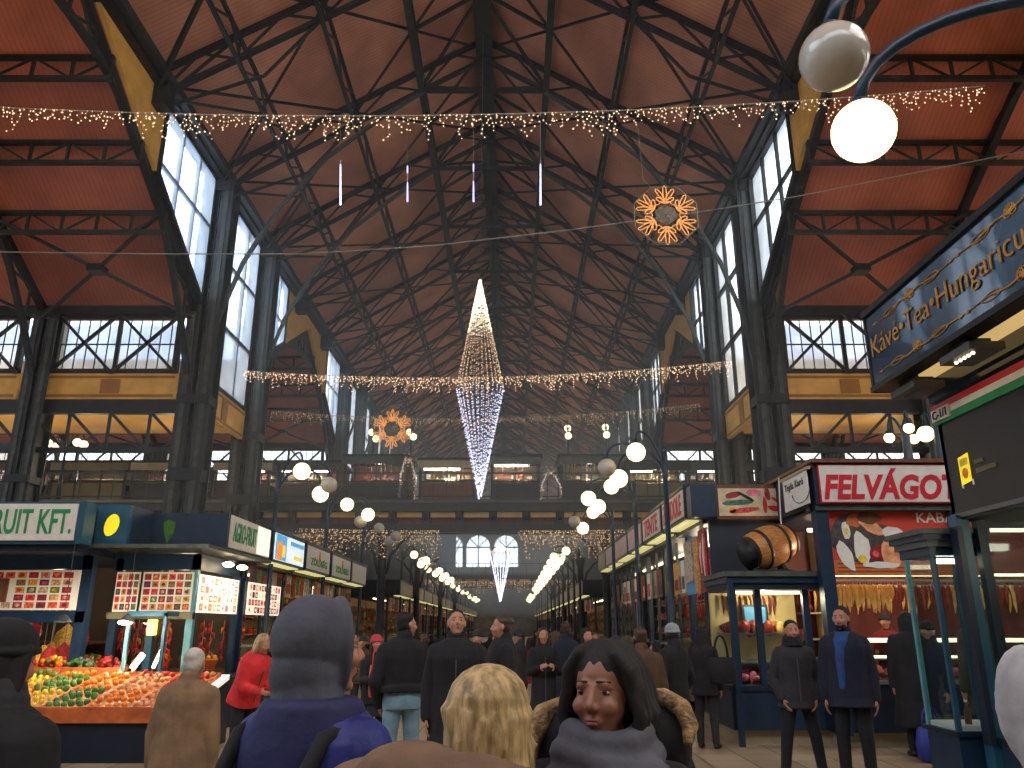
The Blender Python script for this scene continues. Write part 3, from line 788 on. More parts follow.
# ---------------------------------------------------------------- light spindle
def spindle(cx, Y, ytop, ymid, ybot, halfpx, label, n=26, br_=.014, top=True):
    pt, pm, pb = PY(cx, ytop, Y), PY(cx, ymid, Y), PY(cx, ybot, Y)
    rad = halfpx/F*(pm.y*CT+(pm.z-CH)*ST)
    t = thing('light_spindle', label, 'hanging light decoration', pb)
    m = MB(); m.tube([pt, (pt.x, pt.y, min(RZ-1, pt.z+9))], .008, M['wire'], 4); m.out('hanging_cord', t)
    m = MB(); m.tube([(pm.x+rad*math.cos(2*PI*k/32), pm.y+rad*math.sin(2*PI*k/32), pm.z) for k in range(32)], .015, M['wire'], 5, closed=True); m.out('ring', t)
    r = random.Random(5)
    for k in range(n):
        a = 2*PI*k/n; rm = Vector((pm.x+rad*math.cos(a), pm.y+rad*math.sin(a), pm.z)); m = MB()
        tp = Vector((pt.x+.02*math.cos(a), pt.y+.02*math.sin(a), pt.z)); bp = Vector((pb.x+.04*math.cos(a), pb.y+.04*math.sin(a), pb.z+r.random()*.3))
        m.tube([tp, rm, bp], .003, M['wire'], 3)
        L1 = (rm-tp).length; n1 = int(L1/.085)
        for j in range(n1):
            f = (j+.5)/n1; p = tp.lerp(rm, f+r.uniform(-.4, .4)/n1); b_ = M['bulbW']
            m.octa(p+Vector((0, 0, r.uniform(-.02, .02))), br_*(1.35 if f < .35 else 1.0 if f < .5 else .8), b_ if f < .5 else M['bulb'])
        n2 = int((bp-rm).length/.085)
        for j in range(n2):
            p = rm.lerp(bp, (j+r.random())/n2); m.octa(p, br_*1.05, M['bulbC'])
        m.out('light_strand', t)
spindle(480, 22, 280, 388, 500, 24, 'large diamond shaped spindle of white light strands hanging in the nave')
spindle(500.5, 50, 545, 553, 603, 11, 'small distant violet white light spindle hanging under the footbridge', n=16, br_=.03)
# ---------------------------------------------------------------- snowflakes
def snowflake(cx, cy, Y, rpx, label, cord_to, seed=1):
    c = PY(cx, cy, Y); rad = rpx/F*(c.y*CT+(c.z-CH)*ST)
    t = thing('snowflake_light', label, 'snowflake decoration', c)
    X = lambda a, r_: Vector((c.x+r_*math.sin(a), c.y, c.z+r_*math.cos(a)))
    m = MB(); m.tube([X(2*PI*k/8+.39, rad) for k in range(8)], .012, M['ropeG'], 6, closed=True)
    m.out('frame', t)
    q = .0115 if Y < 20 else .022
    for k in range(6):
        a = 2*PI*k/6; m = MB()
        def loop(a1, r1, a2, r2, w_):
            p, e = X(a1, r1), X(a2, r2); d = (e-p); nrm = Vector((-d.z, 0, d.x)).normalized()*w_
            pts = [p+nrm*.4, p+d*.5+nrm, p+d*.9+nrm*.8, e, p+d*.9-nrm*.8, p+d*.5-nrm, p-nrm*.4]
            m.tube(pts, q, M['rope'], 5, closed=True)
        w_ = rad*.055
        loop(a, rad*.42, a, rad*.97, w_); loop(a-.05, rad*.5, a-.3, rad*.9, w_); loop(a+.05, rad*.5, a+.3, rad*.9, w_)
        loop(a+.05, rad*.4, a+.42, rad*.62, w_); loop(a-.05, rad*.4, a-.42, rad*.62, w_)
        m.tube([X(a-.5, rad*.4), X(a-.25, rad*.46), X(a, rad*.38), X(a+.25, rad*.46), X(a+.5, rad*.4)], q, M['rope'], 5)
        m.out('rope_light_petal', t)
    m = MB()
    for k in range(7): m.tube([X(2*PI*j/6+k*.15, rad*(.05+.045*k)) for j in range(6)], .012, M['ropeG'], 5, closed=True)
    m.out('core', t)
    if cord_to:
        m = MB(); m.tube([PY(cord_to[0], cord_to[1], Y), X(-.4, rad)], .006, M['wire'], 4); m.tube([PY(cord_to[2], cord_to[3], Y), PY(cord_to[0], cord_to[1], Y)], .006, M['wire'], 4); m.out('cord', t)
snowflake(666, 215, 13.1, 34, 'orange rope light snowflake hanging at the upper right of the nave', (643, 180, 638, 128))
snowflake(392, 429, 29, 21, 'distant orange rope light snowflake between two pairs of globe lamps', (392, 400, 392, 374))
# ---------------------------------------------------------------- globe lamps
def lamp_post(label, x, y, z0, h, globes, group=None, name='globe_lamp_post', rg=.185, ar=.025):
    """globes: (dx, dy, dz, lit) relative to post top"""
    t = thing(name, label, 'street lamp', (x, y, z0), 0, group)
    B = M['navy']; hh = h
    m = MB(); m.lathe((x, y, z0), [(.16, 0), (.16, .12), (.1, .2), (.075, .9), (.085, .95), (.06, 1.0), (.05, hh-.5), (.07, hh-.45), (.045, hh-.4), (.04, hh), (.07, hh+.05), (.03, hh+.12), (.001, hh+.2)], B, 12); m.out('pole', t)
    for (dx, dy, dz, lit) in globes:
        e = Vector((x+dx, y+dy, z0+hh+dz)); s_ = Vector((x, y, z0+hh-.45)); d = Vector((dx, dy, 0))
        up_ = .75 if ar > .03 else .55
        B0, B1, B2, B3 = s_, s_+Vector((0, 0, up_+.1))+d*.12, e+Vector((0, 0, rg+up_))-d*.05, e+Vector((0, 0, rg+.03))
        pts = [B0*(1-a)**3+B1*3*a*(1-a)**2+B2*3*a*a*(1-a)+B3*a**3 for a in [k/14 for k in range(15)]]
        arm = MB(); arm.tube(pts, ar, B, 8); arm.lathe(e+Vector((0, 0, rg-.03)), [(.07, 0), (.07, .04), (.03, .08)], B, 10); arm.out('arm', t)
        g = MB(); g.ell(e, rg, M['globeOn'] if lit else M['globeOff'], 24, 16); g.out('globe', t)
    return t
def fan(s_, pat): # three globes on the passage side
    o = [(-.62, -.4, -.05), (-1.15, .0, -.28), (-.86, .45, -.42)]
    return [(s_*a, b_, c, p) for (a, b_, c), p in zip(o, pat)]
RX, LX = 3.05, -5.25
for k, (y, pat) in enumerate(((15.6, (1, 0, 1)), (19.6, (1, 1, 1)), (24.2, (1, 0, 1)))):
    lamp_post(f'lamp with {("one unlit and two lit", "three lit", "three small")[k]} globes right of the passage, {ORD[k]} from the camera', RX, y, 0, 5.05+.0*k, fan(1, pat))
for k, (y, pat) in enumerate(((17.6, (1, 0, 1)), (22.6, (1, 1, 0)), (28.2, (0, 0, 0)))):
    lamp_post(f'blue lamp post with {("bright", "mixed", "unlit grey")[k]} globes left of the passage, {ORD[k]} from the camera', LX, y, 0, 5.05, fan(-1, pat))
for y in (36.5, 40, 44, 48.5, 53, 58, 63.5, 70, 84, 92, 100):
    lamp_post('distant globe lamp post in the row right of the passage', RX, y, 0, 5.0, fan(1, (1, 1, 1)), 'distant right lamp row')
for y in (38.5, 42, 46, 50.5, 55, 60, 66, 72, 84, 92, 100):
    lamp_post('distant globe lamp post in the row left of the passage', LX, y, 0, 5.0, fan(-1, (1, y % 3 > .5, 1)), 'distant left lamp row')
# big near lamp at the upper right
g1, g2 = PD(834, 57, 4.68), PD(863.5, 131, 5.15)
px_, py_, ph = 4.35, 3.95, 5.5
t = lamp_post('nearest globe lamp, one large globe unlit and one lit, by the coffee stall', px_, py_, 0, ph, [(g1.x-px_, g1.y-py_, g1.z-ph, 0), (g2.x-px_, g2.y-py_, g2.z-ph, 1)], rg=.2, ar=.042)
# lamps on the gallery and bridge
def bridge_lamp(pxs, Y, label, rg=.16, zb=None):
    zb = BZ1 if zb is None else zb
    cs_ = [PY(a, b_, Y) for a, b_ in pxs]; x = sum(c.x for c in cs_)/len(cs_); zt = sum(c.z for c in cs_)/len(cs_)+.1
    lamp_post(label, x, Y+.0, zb, zt-zb, [(c.x-x, (-1)**i*.25*(rg/.16), c.z-zt, 1) for i, c in enumerate(cs_)], rg=rg)
bridge_lamp([(45, 442), (60, 448), (74, 441), (87, 446)], 31.2, 'gallery lamp with four lit globes at the far left above the fruit stall')
bridge_lamp([(893, 436), (905, 430), (918, 437)], 15.0, 'small lamp with three lit globes on the roof of the large meat stall', rg=.1, zb=4.3)
bridge_lamp([(932, 431), (945, 437)], 14.2, 'small lamp with two large lit globes partly hidden by the coffee stall', rg=.15, zb=4.3)
bridge_lamp([(371, 431), (377, 440)], 36.2, 'bridge lamp with two lit globes left of the distant snowflake')
bridge_lamp([(409, 431), (414, 438)], 36.2, 'bridge lamp with two lit globes right of the distant snowflake')
bridge_lamp([(568, 427), (568, 437)], 36.2, 'bridge lamp with two globes one above the other, right of the spindle')
bridge_lamp([(606, 426), (606, 436)], 36.2, 'bridge lamp with two globes one above the other, farther right of the spindle')

def ptlight(p, watts, col=(1, .86, .66), r=.08):  # bare point light
    l = bpy.data.lights.new('lamp_or_fill_light', 'POINT'); l.energy = watts; l.color = col; l.shadow_soft_size = r
    o = bpy.data.objects.new('lamp_or_fill_light', l); COL.objects.link(o); o.location = p
for i, p in enumerate(KL): ptlight(p, 70 if GK[i][6] else 40, (1, .9, .72), .12)  # added fill light in every kiosk
for p in ((-12, 27, 7.0), (-14.5, 26, 7.0), (-17, 27, 7.0), (-19.5, 26, 7.0), (10.2, 27, 7.0), (12.5, 26, 7.0), (-1, 33, 7.8)): ptlight(p, 55, (1, .85, .6), .2)  # added fill lights brightening the ochre aisle ceiling, no lamps stand there
# ================================================================ stalls
M['meat'] = mat('raw_pink_meat', (214, 92, 96), .4, var=.25, scale=14)
M['meatD'] = mat('dark_red_meat', (140, 36, 34), .4, var=.25, scale=14)
M['saus'] = mat('pale_golden_sausage', (226, 178, 96), .4, var=.15, scale=10)
M['sausR'] = mat('red_brown_sausage', (140, 44, 26), .4, var=.25, scale=12)
M['inside'] = mat('warm_cream_interior', (214, 186, 130), .6, var=.08, scale=2)
M['poster'] = mat('red_orange_poster', (205, 62, 42), .5, var=.05, scale=1)
M['orange'] = mat('orange_peel', (240, 130, 20), .4, var=.12, scale=20)
M['apple'] = mat('red_apple_skin', (200, 34, 24), .3, var=.2, scale=9)
M['lemon'] = mat('lemon_skin', (244, 208, 60), .4, var=.1, scale=18)
M['green'] = mat('green_pepper_skin', (70, 120, 40), .3, var=.2, scale=9)
M['peach'] = mat('peach_skin', (240, 160, 110), .5, var=.2, scale=9)
M['crate'] = mat('orange_brown_crate', (190, 96, 44), .6, var=.2, scale=5)
M['netY'] = mat('yellow_mesh_bag', (206, 160, 60), .6, var=.3, scale=40, bump=.6, bscale=60)
M['netR'] = mat('red_mesh_bag', (168, 30, 30), .6, var=.25, scale=30, bump=.6, bscale=60)
M['pink'] = mat('pink_paper', (226, 120, 140), .5, var=.2, scale=8)
M['blue'] = mat('sky_blue_print', (90, 160, 210), .5, var=.1)
M['paper'] = mat('white_paper', (232, 228, 216), .6, var=.03)
M['lampS'] = mat('lit_lamp_lens', (255, 244, 220), .3, emit=14, ergb=(255, 226, 180), var=.01)
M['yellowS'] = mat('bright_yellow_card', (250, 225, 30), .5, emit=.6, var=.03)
FRU = [mat(f'fruit_print_{i}', c, .5, var=.35, scale=22) for i, c in enumerate([(178, 34, 34), (214, 96, 50), (150, 30, 60), (70, 120, 60), (220, 150, 60), (120, 40, 40), (196, 170, 130), (80, 40, 90), (206, 60, 60)])]
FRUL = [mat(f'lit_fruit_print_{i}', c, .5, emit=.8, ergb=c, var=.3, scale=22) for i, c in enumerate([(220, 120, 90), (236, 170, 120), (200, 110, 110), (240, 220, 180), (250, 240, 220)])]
# faces: a local frame on a plane.  F3(origin, u dir, v dir) -> 3D
def board(mb, o, u, v, w, h, d, m):
    o, u, v = Vector(o), Vector(u), Vector(v)
    mb.prism([o, o+u*w, o+u*w+v*h, o+v*h], u.cross(v)*d, m)
def flat(mb, o, u, v, poly, m, lift=.004):
    o, u, v = Vector(o), Vector(u), Vector(v); n = u.cross(v)
    mb.add([o+u*x+v*y+n*lift for x, y in poly], [tuple(range(len(poly)))], m)
def blob(cx, cy, rx, ry, n=10, a=0, seed=0, j=.12):
    r = random.Random(seed); out = []
    for k in range(n):
        t = 2*PI*k/n; q = 1+r.uniform(-j, j); x, y = rx*math.cos(t)*q, ry*math.sin(t)*q
        out.append((cx+x*math.cos(a)-y*math.sin(a), cy+x*math.sin(a)+y*math.cos(a)))
    return out
U_ = {'-Y': ((1, 0, 0), (0, 0, 1)), '+X': ((0, 1, 0), (0, 0, 1)), '-X': ((0, -1, 0), (0, 0, 1))}
def fruit_poster(parent, o, face, w, h, nx, ny, seed, pal=None, boardm=None, skip=None, name='fruit_poster'):
    u, v = U_[face]; r = random.Random(seed); m = MB()
    board(m, o, u, v, w, h, .02, boardm or M['paper'])
    pal = pal or FRU; cw, ch = w*.96/nx, h*.94/ny
    for i in range(nx):
        for j in range(ny):
            if skip and skip(i, j): continue
            x, y = w*.02+i*cw+cw*.1, h*.03+j*ch+ch*.1; a, b_ = cw*.8, ch*.8
            c = r.choice(pal); flat(m, o, u, v, [(x, y), (x+a, y), (x+a, y+b_), (x, y+b_)], c, .023)
            flat(m, o, u, v, blob(x+a/2, y+b_/2, a*.3, b_*.3, 8, seed=seed*99+i*9+j), r.choice(pal), .026)
    return m.out(name, parent)

# ---------------- right hand stalls and left hand stalls, generic unit along the passage
def goods_items(m, x0, x1, y0, y1, z, pal, r, dens=.16, h=(.06, .2)):
    y = y0
    while y < y1-.05:
        x = min(x0, x1)
        while x < max(x0, x1)-.05:
            a = r.uniform(.05, .12)
            m.ell((x+a, y+a, z+a*.8), (a, a, r.uniform(*h)*.7), r.choice(pal), 7, 5); x += dens*1.3
        y += dens
def stall(side, X, y0, y1, label, zs=(3.68, 4.23), sign=M['white'], goods=None, seed=1, lit=True, soffit=True, posters=True, basem=None, windowm=None, group=None, detail=True):
    s = side; r = random.Random(seed)
    t = thing('market_stall', label, 'market stall', (X+s*1.2, (y0+y1)/2, 0), 0, group)
    B = basem or M['navy']; xx = lambda a: X+s*a
    def bx(m, a, b_, ya, yb, z0, z1, mm): return m.box(min(xx(a), xx(b_)), max(xx(a), xx(b_)), ya, yb, z0, z1, mm)
    m = MB(); bx(m, .45, 2.5, y0, y1, 0, .22, M['beige']); bx(m, .35, 2.5, y0, y1, .22, .85, B)
    n = max(1, round((y1-y0)/1.3))
    for k in range(n): a = y0+(y1-y0)*k/n; bx(m, .32, .35, a+.1, a+(y1-y0)/n-.1, .3, .78, M['navyD'])
    m.out('base_cabinet', t)
    m = MB(); bx(m, .36, 1.2, y0+.03, y1-.03, .85, .9, M['steelS']); bx(m, .36, 1.0, y0+.03, y1-.03, 1.32, 1.34, M['steelS']); m.out('counter', t)
    m = MB(); bx(m, .36, .37, y0+.05, y1-.05, .9, 1.32, M['glass']); m.out('case_glass', t)
    m = MB(); goods_items(m, xx(.45), xx(1.05), y0+.1, y1-.15, .9, goods or [M['meat'], M['meatD'], M['pink']], r, .17 if detail else .3); tag(m.out('case_goods', t), 'goods laid out behind the counter glass', kind='stuff')
    for a in (y0, y1-.09):
        m = MB(); bx(m, .5, .6, a, a+.09, .85, zs[0]-.1, B); m.out('corner_post', t)
    if detail:
        m = MB(); bx(m, .52, .58, (y0+y1)/2-.035, (y0+y1)/2+.035, 1.34, zs[0]-.1, B); m.out('mullion', t)
    m = MB(); bx(m, .3, 2.6, y0, y1, zs[0]-.12, zs[0]-.02, M['navyD']); bx(m, -.02, 2.6, y0, y1, zs[1]+.01, zs[1]+.06, B); bx(m, .2, 2.6, y0, y1, zs[0]-.02, zs[1]+.01, M['navyD'])
    m.out('canopy', t)
    m = MB(); bx(m, 2.42, 2.5, y0, y1, .85, zs[0]-.1, windowm or M['inside']); m.out('back_wall', t)
    m = MB()
    for z in (1.5, 1.95, 2.4): bx(m, 2.0, 2.42, y0+.05, y1-.05, z, z+.03, M['beige'])
    m.out('shelf', t)
    m = MB()
    for z in (1.53, 1.98, 2.43): goods_items(m, xx(2.05), xx(2.35), y0+.1, y1-.1, z, goods or [M['meat'], M['sausR'], M['saus']], r, .2 if detail else .35, (.1, .22))
    tag(m.out('shelf_goods', t), kind='stuff')
    if sign is not None:
        m = MB(); bx(m, 0, .2, y0+.08, y1-.08, zs[0]-.02, zs[1]+.01, B); bx(m, -.02, .0, y0+.14, y1-.14, zs[0]+.03, zs[1]-.03, sign); m.out('sign_board', t)
    if soffit:
        m = MB(); bx(m, .05, .45, y0+.25, y1-.3, zs[0]-.05, zs[0]-.025, M['soffit']); m.out('soffit_light', t)
    if lit:
        m = MB(); bx(m, 1.2, 1.26, y0+.3, y1-.3, zs[0]-.2, zs[0]-.14, M['tubeS']); m.out('light_tube', t)
    if posters:
        m = MB(); k = y0+.15
        while k < y1-.3:
            w_ = r.uniform(.25, .5); bx(m, .46, .48, k, min(k+w_, y1-.1), 2.42, 3.1, r.choice([M['paper'], PAL[4], PAL[0], M['brownW'], PAL[6], FRU[4], M['beige']])); 
            bx(m, .45, .46, k+.05, k+w_-.08, 2.5, 2.5+r.uniform(.2, .45), r.choice(PAL+FRU)); k += w_+.02
        m.out('poster_strip', t)
    return t
M['soffit'] = mat('lit_soffit_panel', (230, 222, 170), .5, emit=.75, ergb=(235, 225, 150), var=.15, scale=2)
M['pinkish'] = mat('faded_pink_sign', (196, 170, 168), .5, var=.08, scale=3)
MEAT = [M['meat'], M['meatD'], M['pink'], M['sausR']]
# right row
RXF = 3.23
rs = []
r1 = stall(1, RXF, 14.75, 17.1, 'corner meat stall with a red lettered white sign, nearest in the right row', seed=1, sign=M['white'], posters=False, goods=MEAT)
text('ZANDOLE', (RXF-.025, 15.93, 3.955), 1.85, .4, '-X', M['redT'], r1, bold=.02)
m = MB(); m.box(3.66, 3.69, 15.6, 17.0, 2.35, 3.45, M['blue']); m.box(3.63, 3.66, 16.3, 17.0, 2.6, 3.4, PAL[4]); m.box(3.64, 3.66, 15.75, 16.15, 2.35, 3.42, FRU[4]); m.out('tall_poster', r1)
m = MB(); m.box(3.6, 3.63, 14.85, 15.5, 2.35, 3.5, FRU[2])
for k in range(7): m.tube([(3.58, 14.9+k*.08, 3.45-.05*k), (3.58, 14.93+k*.08, 3.0), (3.58, 14.9+k*.085, 2.45+.06*k)], [.02, .035, .02], (M['meat'], M['paper'], M['meatD'])[k % 3], 6)
m.out('sausage_poster', r1)
r2 = stall(1, RXF, 17.2, 19.75, 'market stall with red lettering on a white sign, second in the right row', seed=2, goods=MEAT)
text('TENTE', (RXF-.025, 18.48, 3.955), 1.8, .38, '-X', M['redT'], r2, bold=.02)
for i, (a, b_, lab) in enumerate(((19.85, 22.35, 'third stall in the right row, with a blank pinkish sign'), (22.45, 25.35, 'fourth stall in the right row, with a pinkish sign'), (25.45, 27.75, 'fifth stall in the right row, just before the footbridge'), (27.85, 30.2, 'sixth stall in the right row, below the footbridge edge'))):
    stall(1, RXF, a, b_, lab, seed=3+i, sign=M['pinkish'] if i < 3 else M['beige'], goods=MEAT+[M['saus']])
LXF = -5.1; LZ = (3.08, 3.7)
FR = [M['apple'], M['orange'], M['green'], M['lemon'], M['peach']]
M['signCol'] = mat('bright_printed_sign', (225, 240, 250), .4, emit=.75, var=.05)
l2 = stall(-1, LXF, 17.1, 19.8, 'greengrocer stall with a bright blue and yellow photo sign, second in the left row', zs=LZ, sign=M['signCol'], seed=11, goods=FR)
m = MB(); x = LXF+.025
for (a, b_, z0, z1, c) in ((17.26, 18.1, 3.12, 3.66, 'sgB'), (17.35, 17.75, 3.12, 3.5, 'sgO'), (17.75, 18.0, 3.2, 3.45, 'sgY'), (18.7, 19.5, 3.2, 3.3, 'sgY'), (18.4, 19.6, 3.5, 3.6, 'sgB')):
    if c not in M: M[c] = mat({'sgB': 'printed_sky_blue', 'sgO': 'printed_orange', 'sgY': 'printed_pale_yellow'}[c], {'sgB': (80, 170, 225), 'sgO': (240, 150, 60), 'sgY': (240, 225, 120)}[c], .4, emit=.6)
    m.box(x-.004*(a < 17.3), x+.004+(.004 if c == 'sgO' else 0)+(.008 if c == 'sgY' else 0), a, b_, z0, z1, M[c])
m.out('sign_print', l2)
for i, (a, b_, lab) in enumerate(((19.9, 22.65, 'third stall in the left row, with green lettering and a carrot on its sign'), (22.8, 25.6, 'fourth stall in the left row, with a small green lettered sign'), (25.7, 28.4, 'fifth stall in the left row, just before the footbridge'))):
    o = stall(-1, LXF, a, b_, lab, zs=LZ, seed=13+i, sign=M['white'], goods=FR)
    if i < 2:
        text('ZÖLDSÉG', (LXF+.025, (a+b_)/2, 3.33), 1.8, .22, '+X', M['greenT'], o, bold=.02)
        m = MB(); m.tube([(LXF+.03, (a+b_)/2-.05, 3.36), (LXF+.03, (a+b_)/2, 3.6)], [.05, .02], M['orange'], 6); m.out('carrot_emblem', o)
# far rows: one stall copied
far = stall(-1, 0, -2.4, 2.4, 'x', zs=(3.1, 3.7), seed=21, sign=M['beige'], goods=FR+MEAT, detail=False)
far.location = (-1.2, 0, 0)
k = 0
for side in (-1, 1):
    y = 39.5
    while y < 118:
        o = far if k == 0 else copy_tree(far)
        o.location = ((LXF-1.2) if side < 0 else (RXF+1.2), y, 0); o.rotation_euler = (0, 0, 0 if side < 0 else PI)
        o['label'] = f'distant market stall in the {"left" if side < 0 else "right"} row beyond the footbridge'; o['group'] = f'distant {"left" if side < 0 else "right"} stalls'
        k += 1; y += 5.2

# ---------------- corner front of the right row: art sign, barrel, glass counter
t = thing('meat_counter', 'blue corner counter with glass case and picture sign, below the wooden barrel', 'market stall', (4.2, 13.8, 0))
m = MB(); m.box(3.25, 3.72, 14.35, 14.72, 3.63, 4.2, M['navy']); m.box(3.72, 5.0, 14.4, 14.7, 3.6, 4.22, M['brownW']); m.out('fascia', t)
m = MB(); o = (3.76, 14.39, 3.65); u, v = U_['-Y']; board(m, o, u, v, 1.2, .5, .01, M['artbg'] if 'artbg' in M else mat('cream_picture_ground', (205, 190, 150), .5, var=.1))
for (cx, cy, rx, ry, a, c) in ((.28, .38, .16, .06, .2, M['meatD']), (.5, .35, .18, .03, -.5, M['black']), (.66, .42, .14, .07, 0, M['pink']), (.35, .24, .28, .05, .05, M['green'] if 0 else PAL[6]), (.45, .1, .3, .05, .12, FRU[8]), (.9, .4, .05, .13, .1, M['meatD']), (.84, .2, .04, .15, 0, M['redT']), (1.02, .13, .14, .05, -.2, M['redT']), (.24, .1, .06, .05, 0, M['orange']), (1.05, .28, .1, .03, -.6, M['redT'])):
    flat(m, o, u, v, blob(cx, cy, rx, ry, 14, a, seed=int(cx*100)), c, .013)
m.out('picture_sign', t)
m = MB(); m.box(3.5, 5.3, 13.25, 14.6, 0, .22, M['beige']); m.box(3.4, 5.3, 13.1, 14.6, .22, .82, M['navy']); m.box(3.36, 5.3, 13.06, 14.6, .78, .86, M['navyD']); m.out('base_cabinet', t)
for (x, y) in ((3.55, 13.2), (3.95, 13.2), (4.72, 13.2)):
    MB().box(x-.05, x+.05, y-.05, y+.05, .82, 2.4, M['navy']).out('post', t)
MB().box(3.44, 3.52, 12.95, 13.05, 0, 2.4, M['navy']).out('post', t)
m = MB(); m.box(3.42, 5.0, 12.95, 14.5, 2.4, 2.5, M['navy']); m.box(3.38, 5.0, 12.9, 14.5, 2.5, 2.58, M['steelL']); m.box(3.46, 5.0, 13.0, 14.5, 2.3, 2.4, M['navyD']); m.out('cornice', t)
m = MB(); m.box(3.58, 4.7, 13.16, 13.17, .86, 2.3, M['glass']); m.box(3.5, 3.51, 13.2, 14.5, .86, 2.3, M['glass']); m.out('case_glass', t)
m = MB(); m.box(3.6, 4.8, 13.6, 14.5, 1.15, 1.18, M['steelS']); m.box(3.6, 4.8, 13.9, 14.5, 1.6, 1.63, M['steelS']); m.box(3.5, 5, 14.5, 14.56, .86, 2.3, M['inside']); m.box(3.6, 4.98, 14.6, 14.66, 2.6, 3.6, M['navyD']); m.out('shelf', t)
m = MB(); m.box(3.6, 4.7, 13.3, 13.36, 2.24, 2.29, M['tubeS']); m.out('light_tube', t)
m = MB(); goods_items(m, 3.62, 4.7, 13.3, 14.3, .87, MEAT, random.Random(4), .15); goods_items(m, 3.62, 4.7, 14.0, 14.4, 1.63, [M['sausR'], M['saus'], M['meatD']], random.Random(5), .17, (.1, .2)); tag(m.out('meat_display', t), 'pink meat cuts behind the glass', kind='stuff')
m = MB(); m.box(4.0, 4.45, 14.3, 14.33, 1.75, 2.1, M['steelD']); m.box(4.04, 4.41, 14.285, 14.3, 1.79, 2.06, M['blue']); m.out('screen', t)
# barrel
bt = thing('wooden_barrel', 'tilted oak barrel with black end and hoops on top of the corner counter', 'barrel', (4.3, 13.6, 2.58))
ax = Vector((.9, .35, .3)).normalized(); c0 = Vector((4.35, 13.65, 3.03)); rt = ax.to_track_quat('Z', 'Y').to_matrix()
prof = [(.26, -.45), (.31, -.3), (.345, -.1), (.35, 0), (.345, .1), (.31, .3), (.26, .45)]
def orient(mb):
    for i, v_ in enumerate(mb.v): mb.v[i] = tuple(c0+rt@Vector(v_))
    return mb
orient(MB().lathe((0, 0, 0), prof, M['wood'], 26)).out('staves', bt)
for z, rr in ((-.42, .275), (-.2, .338), (.2, .338), (.42, .275)):
    orient(MB().lathe((0, 0, 0), [(rr, z-.025), (rr+.008, z-.025), (rr+.008, z+.025), (rr, z+.025)], M['black'], 26)).out('hoop', bt)
orient(MB().lathe((0, 0, 0), [(.262, -.46), (.262, -.44)], M['black'], 26)).out('head', bt)
orient(MB().lathe((.0, 0, 0), [(.25, -.475), (.03, -.476)], M['steelD'], 20)).out('black_disc', bt)
m = MB()
for dx in (-.25, .25): m.path([(4.3+dx, 13.4, 2.6), (4.3+dx, 13.65, 2.76), (4.3+dx, 13.9, 2.6)], .06, M['steelD'])
m.box(4.0, 4.62, 13.38, 13.44, 2.58, 2.64, M['steelD']); m.out('cradle', bt)
# hanging white note flag
t = thing('hanging_sign', 'small white paper sign with grey lettering hanging between picture sign and red lettered sign', 'sign', (4.75, 13.1, 3.6))
m = MB(); m.box(4.74, 4.76, 12.6, 13.75, 3.62, 4.15, M['paper']); m.box(4.72, 4.78, 12.5, 13.8, 4.15, 4.2, M['beige']); m.out('sheet', t)
text('Tejda Karó', (4.735, 13.2, 3.99), .9, .16, '-X', M['greyT'], t, bold=.01)
m = MB(); m.tube([(4.73, 12.9+.4*math.cos(a), 3.85-.18*math.sin(a)) for a in [k*PI/10 for k in range(11)]], .008, M['greyT'], 4); m.out('curved_line', t)
t = tag(MB().tube([(4.72, 13.85, 4.25), (4.7, 13.85, 3.9), (4.68, 13.85, 3.5), (4.72, 13.85, 3.1)], .012, M['paper'], 6).out('loose_cable'), 'loose white cable dangling beside the small paper sign', 'cable')

# ---------------- large meat stall with FELVAGOTT sign
M['backred'] = mat('dark_red_back_panel', (96, 34, 28), .6, var=.1, scale=2)
t = thing('meat_stall', 'large blue meat stall with red poster and hanging sausages under a red lettered sign', 'market stall', (6.6, 13.5, 0))
x0, x1 = 4.82, 10.8
m = MB(); m.box(x0, x1, 12.5, 15.5, 3.58, 4.24, M['navyD']); m.box(x0-.06, x1, 12.4, 15.5, 4.24, 4.3, M['brownW']); m.box(x0, x1, 12.55, 13.0, 3.5, 3.58, M['steelL']); m.out('fascia', t)
sg = MB().box(x0+.08, x0+2.95, 12.46, 12.5, 3.62, 4.2, M['white']).box(x0+.06, x0+2.97, 12.47, 12.5, 3.6, 4.22, M['redT']).out('sign_board', t)
text('FELVÁGOTT', (x0+1.34, 12.455, 3.9), 2.45, .5, '-Y', M['redT'], t, bold=.035, shear=.22)
for x in (x0, 6.95, x1-.2):
    MB().box(x, x+.2, 12.6, 12.8, .2, 3.6, M['navy']).out('post', t)
m = MB(); m.box(x0+.1, x1, 12.95, 15.4, 0, .22, M['beige']); m.box(x0, x1, 12.75, 15.4, .22, .9, M['navyD']); m.box(x0, x1, 12.7, 15.4, .9, .95, M['steelS']); m.out('base_cabinet', t)
m = MB(); m.box(x0, x1, 15.3, 15.4, .9, 3.5, M['backred']); m.box(x0, x1, 12.8, 15.4, 3.48, 3.52, M['navyD']); m.out('back_wall', t)
m = MB(); o = (x0+.2, 12.74, 2.5); u, v = U_['-Y']; board(m, o, u, v, 2.4, 1.03, .02, M['poster']); flat(m, o, u, v, [(0, 0), (2.4, 0), (2.4, .18), (0, .24)], mat('orange_poster_base', (206, 110, 50), .5, var=.05), .0215)
for q_ in range(3): flat(m, o, u, v, [(.1, .05+q_*.06), (1.5-.2*q_, .05+q_*.06), (1.5-.2*q_, .07+q_*.06), (.1, .07+q_*.06)], M['brownW'], .0218)
